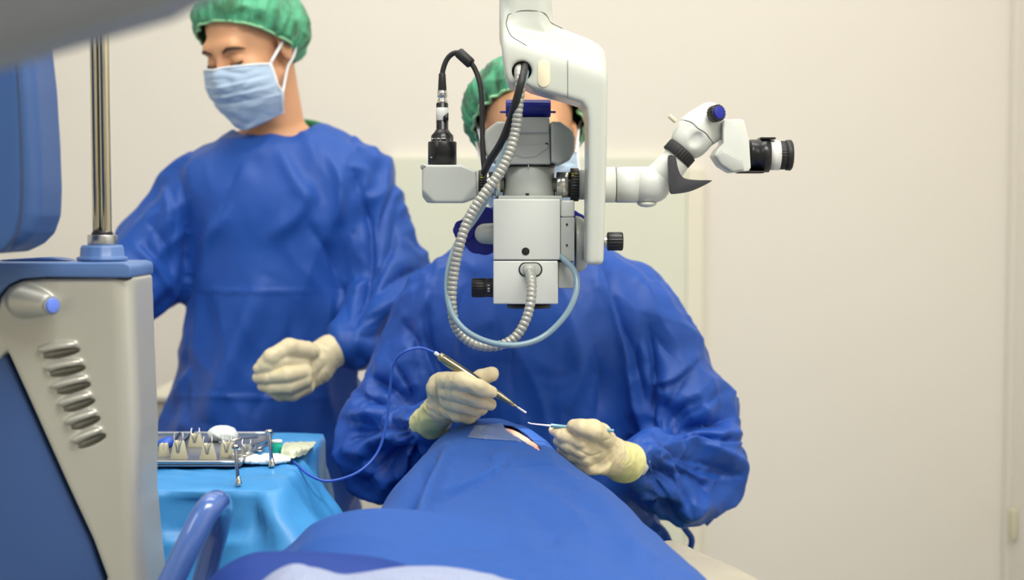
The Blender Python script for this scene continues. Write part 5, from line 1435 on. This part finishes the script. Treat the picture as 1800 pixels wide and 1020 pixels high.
# blue lid
lid = [(-190, 464), (-100, 463), (0, 462), (60, 462), (216, 462), (226, 465), (229, 471), (229, 487), (224, 489), (80, 487.5), (38, 490.5), (14, 501), (-5, 521), (-14, 548), (-190, 548)]
obj_from('lid', prism(lid, Dk - 0.001, Dk + 0.113, 0.005), M['con_blue'], con)
obj_from('lid_seam', prism([(80, 486), (227, 486), (227, 491), (80, 491)], Dk + 0.006, Dk + 0.108, 0), M['dark'], con)
obj_from('side_panel', prism([(-190, 545), (-14, 545), (-8, 600), (10, 622), (62, 737), (118, 862), (160, 952), (200, 1075), (-190, 1075)], Dk + 0.012, Dk + 0.11, 0.006), M['con_blue_d'], con)
obj_from('back_shell', prism([(-190, 500), (220, 495), (228, 760), (235, 1075), (-190, 1075)], Dk + 0.05, Dk + 0.108, 0.008), M['con_blue_d'], con)
zc = P(0, 1070, Dk).z
obj_from('cabinet', box((P(-190, 0, Dk).x, Dk + 0.01, 0.06), (P(240, 0, Dk).x, Dk + 0.11, zc + 0.01), 0.01), M['con_blue_d'], con)
for sx in (-180, 225):
    for sy in (0.03, 0.08): obj_from('caster', cyl((P(sx, 0, Dk).x - 0.01, Dk + sy, 0.03), (P(sx, 0, Dk).x + 0.01, Dk + sy, 0.03), 0.03), M['black_m'], con)
# dark soft pad seen on the lid
obj_from('lid_pad', prism([(0, 457), (70, 453), (90, 453.5), (118, 458), (0, 459)], Dk + 0.05, Dk + 0.09, 0.0008), M['con_blue_d'], con)
# poles and their foot
Dp = Dk + 0.06
pf = obj_from('pole_foot', lathe([(0, S(43, Dp)), (0.001, S(43.5, Dp)), (S(6, Dp), S(43.5, Dp)), (S(7, Dp), S(39, Dp)), (S(8, Dp), S(38, Dp)), (S(22, Dp), S(37, Dp)), (S(27, Dp), S(34, Dp))], P(180, 458, Dp), (0, 0, 1), 56, knurl=14, kd=0.025), M['con_blue'], con)
obj_from('metal_collar', cyl(P(180, 431, Dp), P(180, 413, Dp), S(25.5, Dp), bev=0.0008), M['steel'], con)
obj_from('rubber_gasket', cyl(P(180, 413, Dp), P(180, 405, Dp), S(19, Dp), S(16, Dp), bev=0.0008), M['black_m'], con)
pt_ = [P(171, 408, Dp), P(187, 408, Dp - 0.004)]
for k_, (x, r) in enumerate(((170, 8.2), (186, 9.2))):
    a = P(x + 1, 408, Dp - 0.004 * k_); obj_from('pole', cyl(a, (a.x + S(-6 if k_ else -8, Dp) * 0 + 0.001 * 0, a.y, 1.86), S(r, Dp)), M['pole'], con)
# curved blue handle in front of the console
hpts_ = [P(258, 1110, 1.60), P(300, 1025, 1.61), P(330, 962, 1.62), P(355, 912, 1.635), P(372, 889, 1.65), P(383, 884, 1.68), P(388, 898, 1.72), P(382, 930, 1.755), P(368, 985, 1.78), P(350, 1060, 1.79), P(335, 1150, 1.79)]
obj_from('curved_handle', tube(hpts_, S(23, 1.63), 24, 10), M['handle'], con, label='glossy blue curved handle')

# monitor shell at the far left
Dm = 1.60
mo = thing('monitor', 'dark blue rounded monitor housing cut off by the left edge above the console', 'monitor', (P(-120, 0, Dm).x, Dm + 0.05, P(0, 450, Dm).z))
f = Field((P(-330, 0, Dm).x, Dm - 0.01, P(0, 455, Dm).z), (P(66, 0, Dm).x, Dm + 0.14, P(0, -40, Dm).z), 0.0032)
f.add(poly_ext(pl([(-320, -30), (36, -30), (44, 60), (54, 150), (60, 250), (63, 330), (61, 380), (50, 412), (30, 432), (0, 446), (-320, 449)], Dm), Dm + 0.006, Dm + 0.11, 0.020))
body_field_mesh('rear_shell', f, M['mon'], mo, 1)
f = Field((P(-330, 0, Dm).x, Dm - 0.02, P(0, 452, Dm).z), (P(66, 0, Dm).x, Dm + 0.06, P(0, -40, Dm).z), 0.0032)
f.add(poly_ext(pl([(-320, -20), (18, -20), (26, 60), (33, 150), (37, 250), (39, 330), (35, 385), (24, 420), (2, 446), (-320, 452)], Dm), Dm + 0.003, Dm + 0.05, 0.004))
body_field_mesh('front_shell', f, M['mon'], mo, 1)
obj_from('shell_seam', tube([P(x, y, Dm + 0.0025) for x, y in ((20, 30), (28, 90), (34, 160), (38, 250), (39.5, 330), (36, 385), (25, 420), (6, 443))], 0.0007, 8), M['seam'], mo)
obj_from('mounting_post', cyl((P(-150, 0, Dm).x, Dm + 0.09, P(0, 430, Dm).z), (P(-150, 0, Dm).x, Dm + 0.16, P(0, 475, 1.74).z - 0.004), 0.02), M['con_blue_d'], mo)

# blurred overhead panel very close to the camera
q = [(-260, -200), (560, -200), (262, 0), (150, 42), (-5, 92), (-260, 170)]
ov = obj_from('overhead_arm', prism([(-260, -320), (640, -320), (440, -75), (292, 0), (268, 14), (150, 48), (-5, 94), (-260, 168)], 0.80, 0.86, 0.01), M['overhead'], None)
tag(centre(ov), 'out of focus grey equipment arm crossing the top left corner close to the camera', 'equipment arm')

# ================================================================== INSTRUMENT TABLE
zt = 0.85
TX0, TX1, TY0, TY1 = -0.98, -0.335, 1.965, 2.47
it = thing('instrument_table', 'small instrument table hidden under the light blue cover beside the console', 'table', ((TX0 + TX1) / 2, (TY0 + TY1) / 2, 0))
obj_from('table_top', box((TX0 + 0.012, TY0 + 0.015, zt - 0.03), (TX1 - 0.012, TY1 - 0.012, zt - 0.004), 0.004), M['steel'], it)
for x in (TX0 + 0.05, TX1 - 0.05):
    for y in (TY0 + 0.05, TY1 - 0.05): obj_from('leg', cyl((x, y, 0), (x, y, zt - 0.03), 0.014), M['steel'], it)
# cover: a draped sheet around the rim, falling in folds
def rim(s):
    """closed path around the table top, s in metres from the back left corner going right-hand round"""
    pass
def cover():
    c = [(TX0, TY1), (TX1, TY1), (TX1 + 0.005, TY0), (TX0, TY0)]
    # perimeter points with rounded corners
    P0 = []
    for i in range(4):
        a = Vector(c[i]); b = Vector(c[(i + 1) % 4]); n = 90
        for k in range(n): P0.append(a + (b - a) * ((k + 0.5) / n))
    P0 = np.array([[p.x, p.y] for p in P0]); n = len(P0)
    out = P0 - np.array([(TX0 + TX1) / 2, (TY0 + TY1) / 2])
    nr = np.zeros_like(P0)
    for i in range(n):
        k = i // 90; nr[i] = [(0, 1), (1, 0), (0, -1), (-1, 0)][k]
    for _ in range(12): nr = (np.roll(nr, 1, 0) + nr + np.roll(nr, -1, 0)) / 3
    nn = nr / np.linalg.norm(nr, axis=1)[:, None]
    Ps = P0.copy()
    for _ in range(3): Ps = (np.roll(Ps, 1, 0) + Ps + np.roll(Ps, -1, 0)) / 3
    rows_ = []
    cx = np.array([(TX0 + TX1) / 2, (TY0 + TY1) / 2])
    for t in np.linspace(0.0, 1, 26):             # top surface from centre outwards
        xy = cx + (Ps - cx) * t ** 0.9
        z = np.full(n, zt) - 0.000 * t
        if t > 0.97: z -= 0.002
        rows_.append(np.concatenate([xy, z[:, None]], 1))
    s = np.arange(n) / n
    corner = np.zeros(n)
    for k in (0, 90, 180, 270):
        d = np.minimum(abs(np.arange(n) - k), n - abs(np.arange(n) - k)); corner += np.exp(-(d / 9.0) ** 2)
    for j, t in enumerate(np.linspace(0, 1, 60)):
        dep = 0.55 * t
        fl = min(1, t * 3.0)
        wave = 0.018 * np.sin(s * 2 * PI * 13 + 0.8 * np.sin(s * 2 * PI * 3)) + 0.010 * np.sin(s * 2 * PI * 29 + 1.0)
        damp = np.where((nn[:, 0] > 0.5), np.clip((2.36 - Ps[:, 1]) / 0.1, 0.2, 1.0), 1.0); flare = np.clip(nn[:, 0], 0, 1) * np.clip((2.34 - Ps[:, 1]) / 0.12, 0, 1) * 0.055 * min(1, t * 5); off = 0.006 + damp * fl * (0.02 + wave) + corner * damp * 0.07 * min(1, t * 2.2) + 0.02 * t * damp + flare
        xy = Ps + nn * off[:, None]
        z = zt - 0.003 - dep + 0 * s
        rows_.append(np.concatenate([xy, z[:, None]], 1))
    V = np.concatenate(rows_); m = len(rows_)
    F = [(j * n + i, j * n + (i + 1) % n, (j + 1) * n + (i + 1) % n, (j + 1) * n + i) for j in range(m - 1) for i in range(n)]
    return V, np.array(F)
V, F = cover()
N = vnormals(V, F)
if N[:5, 2].mean() < 0: N = -N
top = V[:, 2] > zt - 0.004
amp = np.where(top, 0.0022, 0.006)
gg = rough_folds(V, (0.3, 0.2, 1), 12, 2.5, 5.5)
V = V + N * (gg * amp)[:, None]
V[:, 2] += np.where(top, rough_folds(V, (1, -0.5, 0), 26, 2, 1.5) * 0.0022, 0)
N = vnormals(V, F)
if N[:5, 2].mean() < 0: N = -N
N[:, 1] = np.minimum(N[:, 1], 0.999)
V = crease(V, N, [
    ([(455, 872), (480, 910), (510, 960), (525, 1010)], 0.012, 0.016, 'r'),
    ([(452, 880), (456, 930), (458, 1010)], 0.008, 0.014, 'v'),
    ([(270, 938), (330, 946), (400, 944), (440, 940)], 0.014, 0.014, 's'),
    ([(290, 872), (360, 862), (440, 878)], 0.012, 0.006, 'r'),
    ([(560, 820), (570, 880), (600, 940)], 0.014, 0.012, 'v'),
    ([(600, 800), (620, 860), (640, 920)], 0.014, 0.012, 'r'),
], 2.0)
cv = obj_from('table_cover', mesh_np('cover', V, F), M['table_drape'], None)
tag(cv, 'light blue cover draped over the instrument table, hanging in folds at the front corner', 'table cover'); solid(cv, 0.0012, 0); centre(cv)
ZT = zt + 0.0035
# loose fold of the cover in front of the console
# steel tray
tx0, tx1, ty0, ty1 = P(120, 0, 2.12).x, P(416, 0, 2.12).x, 2.115, 2.40
tr = thing('instrument_tray', 'flat perforated steel tray lying on the light blue cover', 'tray', ((tx0 + tx1) / 2, (ty0 + ty1) / 2, ZT))
tray_m = mat('perforated_steel', '#9a9ca4', 0.35, metal=0.7)
nt = tray_m.node_tree; tc = nt.nodes.new('ShaderNodeTexCoord'); mp = nt.nodes.new('ShaderNodeMapping'); mp.inputs['Scale'].default_value = (180, 180, 1)
mp.inputs['Rotation'].default_value = (0, 0, 0.6)
vo = nt.nodes.new('ShaderNodeTexVoronoi'); vo.inputs['Randomness'].default_value = 0.0; vo.voronoi_dimensions = '2D'; rp = nt.nodes.new('ShaderNodeValToRGB')
rp.color_ramp.elements[0].position = 0.26; rp.color_ramp.elements[0].color = srgb('#3f5f8a'); rp.color_ramp.elements[1].position = 0.32; rp.color_ramp.elements[1].color = srgb('#a9abb2')
nt.links.new(tc.outputs['Object'], mp.inputs[0]); nt.links.new(mp.outputs[0], vo.inputs['Vector']); nt.links.new(vo.outputs['Distance'], rp.inputs[0]); nt.links.new(rp.outputs[0], nt.nodes['Principled BSDF'].inputs['Base Color'])
obj_from('tray_base', box((tx0, ty0, ZT), (tx1, ty1, ZT + 0.004), 0.0015), tray_m, tr)
for (x0, y0, x1, y1) in ((tx0, ty0, tx1, ty0), (tx0, ty1, tx1, ty1), (tx1, ty0, tx1, ty1), (tx0, ty0, tx0, ty1)):
    obj_from('rim', tube([Vector((x0, y0, ZT + 0.007)), Vector((x1, y1, ZT + 0.007))], 0.0028, 10), M['steel'], tr)
TZ = ZT + 0.004
def onz(px_, py_, z):
    """floor point of a plane z seen at a frame position, as a starting place"""
    a_ = P(px_, py_, 1.0) - CAM; t = (z - CAM.z) / a_.z; return CAM + a_ * t
def wedge(px_, py_, h_px, wb, wt, label, m=None, steel=True):
    c = onz(px_, py_, TZ); D = c.y
    t = thing('instrument_holder', label, 'holder', (c.x, c.y, TZ), 'cream rubber holders standing in the steel tray')
    h = S(h_px, D); b = S(wb, D) / 2; w1 = S(wt, D) / 2
    bm = bmesh.new(); pr = [(-b, 0), (b, 0), (w1, h * 0.93), (w1 * 0.75, h), (w1 * 0.18, h * 0.97), (w1 * 0.05, h * 0.45), (-w1 * 0.05, h * 0.45), (-w1 * 0.18, h * 0.97), (-w1 * 0.75, h), (-w1, h * 0.93)]
    A_ = [bm.verts.new((c.x + x, D - 0.006, TZ + z)) for x, z in pr]; B_ = [bm.verts.new((c.x + x * 0.97, D + 0.006, TZ + z)) for x, z in pr]
    bm.faces.new(A_); bm.faces.new(B_[::-1])
    for i in range(len(pr)): bm.faces.new((A_[i], B_[i], B_[(i + 1) % len(pr)], A_[(i + 1) % len(pr)]))
    bmesh.ops.recalc_face_normals(bm, faces=bm.faces); bevel_all(bm, 0.0012, 2)
    obj_from('block', mesh_bm('wedge', bm), m or M['clip'], t)
    if steel:
        for s in (-1, 1):
            obj_from('wire_prong', tube([Vector((c.x + s * 0.001, D - 0.0065, TZ + h * 0.4)), Vector((c.x + s * 0.003, D - 0.006, TZ + h * 0.8)), Vector((c.x + s * 0.0065, D - 0.004, TZ + h * 1.1)), Vector((c.x + s * 0.006, D, TZ + h * 1.42))], 0.0011, 8), M['steel'], t)
    return t
wedge(315, 807, 33, 30, 17, 'cream rubber holder in the front row of the tray, next to the console')
wedge(366, 808, 29, 30, 16, 'cream rubber holder in the middle of the front row of the tray')
wedge(400, 804, 27, 27, 19, 'cream rubber holder in the front row directly left of the nearer steel pin')
wedge(288, 803, 24, 18, 13, 'cream rubber holder cut off by the edge of the silver console', steel=False)
wedge(344, 786, 24, 28, 16, 'small cream rubber holder in the back row of the tray')
wedge(434, 803, 22, 24, 14, 'grey translucent holder in the tray right of the nearer steel pin', M['grey'])
# upright steel pins on the cover
def pin(px_, y_top, y_bot, label, r=3.0):
    c = onz(px_ + 5, y_bot, ZT); D = c.y
    h = S(y_bot - y_top, D)
    t = thing('steel_pin', label, 'pin', (c.x, c.y, ZT), 'steel pins standing on the table cover')
    tp = Vector((c.x - 0.004, D, ZT + h))
    obj_from('shaft', cyl(Vector((c.x, D, ZT)), tp, S(3.6, D), S(3.0, D), bev=0.0005, seg=20), M['steel'], t)
    obj_from('foot', lathe([(0, S(6.5, D)), (0.002, S(6.5, D)), (0.006, S(4.5, D)), (0.012, S(3.4, D))], Vector((c.x, D, ZT)), (0, 0, 1), 24), M['chrome'], t)
    obj_from('head', lathe([(0, S(3.5, D)), (0.001, S(6.5, D)), (0.005, S(7, D)), (0.007, S(5, D))], tp - Vector((0, 0, 0.004)), (0, 0, 1), 24), M['chrome'], t)
pin(414, 784, 852, 'upright steel pin nearest the front edge of the light blue cover')
pin(473, 758, 820, 'upright steel pin further back beside the teal cap')
# small instruments lying on the tray
def instrument(pts, r, m, label, name='instrument', cat='instrument', jaw=True, grp='instruments lying across the tray'):
    w_ = [onz(x, y, TZ + 0.004 + dz) for x, y, dz in pts]
    t = thing(name, label, cat, w_[0], grp)
    obj_from('shank', tube(w_, r, 10, 6), m, t)
    d = (w_[-1] - w_[0]).normalized(); s = Vector((-d.y, d.x, 0))
    if jaw:
        for k_ in (-1, 1):
            ringp = [w_[0] + s * (0.008 * k_) + Vector((0.007 * math.cos(a), 0.007 * math.sin(a), 0.0)) for a in np.linspace(0, 2 * PI, 13)]
            obj_from('finger_ring', tube(ringp, 0.0014, 8, 3), m, t)
    return t
instrument([(428, 790, 0.004), (446, 782, 0.006), (470, 774, 0.004)], 0.0022, M['steel'], 'steel instrument lying slanted behind the nearer steel pin')
instrument([(448, 792, 0.002), (462, 786, 0.006), (482, 778, 0.004)], 0.002, M['steel'], 'steel instrument lying between the two steel pins')
instrument([(400, 778, 0.006), (420, 772, 0.01), (452, 768, 0.006)], 0.0025, M['chrome'], 'shiny steel instrument lying flat at the back right of the tray')
instrument([(420, 800, 0.002), (438, 796, 0.006), (450, 782, 0.01)], 0.0022, M['chrome'], 'shiny bent instrument at the right corner of the tray')
instrument([(312, 785, 0.004), (322, 778, 0.006), (340, 761, 0.004)], 0.0024, M['black'], 'black handled instrument leaning over the back of the tray', jaw=False)
instrument([(303, 781, 0.004), (308, 774, 0.006), (316, 762, 0.004)], 0.0022, M['black'], 'short black handled instrument beside the console', jaw=False)
o = None
c = onz(291, 784, TZ + 0.006); f = Field(c - Vector((0.03, 0.03, 0.03)), c + Vector((0.03, 0.03, 0.03)), 0.002)
f.add(ell(c + Vector((0, 0, 0.004)), (0.014, 0.016, 0.009)), 0); f.add(ell(c + Vector((0.006, 0, 0.008)), (0.009, 0.010, 0.007)), 0.004)
V, F = f.nets(); V = smooth(V, F, 1); o = obj_from('blue_bulb', mesh_np('bulb', V, F), M['cable'], None); tag(centre(o), 'small bright blue rubber bulb on the tray beside the console', 'rubber bulb')
# gauze
def lump(name, px_, py_, r, m, label, cat, seed, z=TZ):
    c = onz(px_, py_, z); f = Field(c - Vector((r[0] + .02, r[1] + .02, .02)), c + Vector((r[0] + .02, r[1] + .02, r[2] * 2 + .03)), 0.0022)
    f.add(ell(c + Vector((0, 0, r[2] * 0.8)), r), 0); f.add(ell(c + Vector((r[0] * 0.4, 0, r[2] * 0.6)), (r[0] * .6, r[1] * .8, r[2] * .7)), 0.006)
    f.clip(lambda X, Y, Z: z - Z + 0 * X + 0 * Y, 0.001)
    V, F = f.nets(); N = vnormals(V, F); V = V + N * (ridged(V * 70 + seed) * 0.0035 * np.clip((V[:, 2] - z) / 0.004, 0, 1))[:, None]
    o = obj_from(name, mesh_np(name, V, F), m, None); tag(centre(o), label, cat); return o
lump('gauze', 391, 776, (0.022, 0.02, 0.013), M['gauze'], 'crumpled white gauze heap at the back of the tray', 'gauze', 1.0)
lump('gauze', 464, 812, (0.038, 0.03, 0.004), M['gauze'], 'flat white gauze pad on the cover between the steel pins', 'gauze', 2.0, ZT)
# teal cap and clear packet
c = onz(487, 800, ZT); t = thing('specimen_cup', 'small cup with a bright teal band beside the taller steel pin', 'cup', c)
obj_from('teal_band', cyl(c, c + Vector((0, 0, 0.020)), 0.0075, bev=0.001), M['teal'], t); obj_from('lid', cyl(c + Vector((0, 0, 0.0201)), c + Vector((0, 0, 0.024)), 0.0085, bev=0.001), M['tip'], t)
c = onz(520, 800, ZT)
V, F = grid_sheet([[onz(492, 806, ZT + .002), onz(515, 806, ZT + .006), onz(540, 799, ZT + .003)], [onz(495, 790, ZT + .014), onz(520, 789, ZT + .017), onz(550, 786, ZT + .010)], [onz(500, 779, ZT + .004), onz(525, 778, ZT + .008), onz(556, 778, ZT + .003)]], 40, 30)
V[:, 2] += ridged(V * 60) * 0.002
o = obj_from('wrapper', mesh_np('wrapper', V, F), M['wrap'], None); tag(o, 'cream coloured plastic wrapper lying on the cover right of the teal cup', 'wrapper'); solid(o, 0.001); centre(o)

# microscope lamp, shining down through the objective onto the eye
l = bpy.data.lights.new('microscope_lamp', 'SPOT'); l.energy = 3.2; l.spot_size = math.radians(24); l.spot_blend = 0.3; l.shadow_soft_size = 0.008; l.color = (1.0, 0.86, 0.72)
o = bpy.data.objects.new('microscope_lamp', l); o.location = P(930, 545, 2.145); tgt = P(945, 775, 2.14)
o.rotation_euler = (tgt - o.location).to_track_quat('-Z', 'Y').to_euler(); COL.objects.link(o)
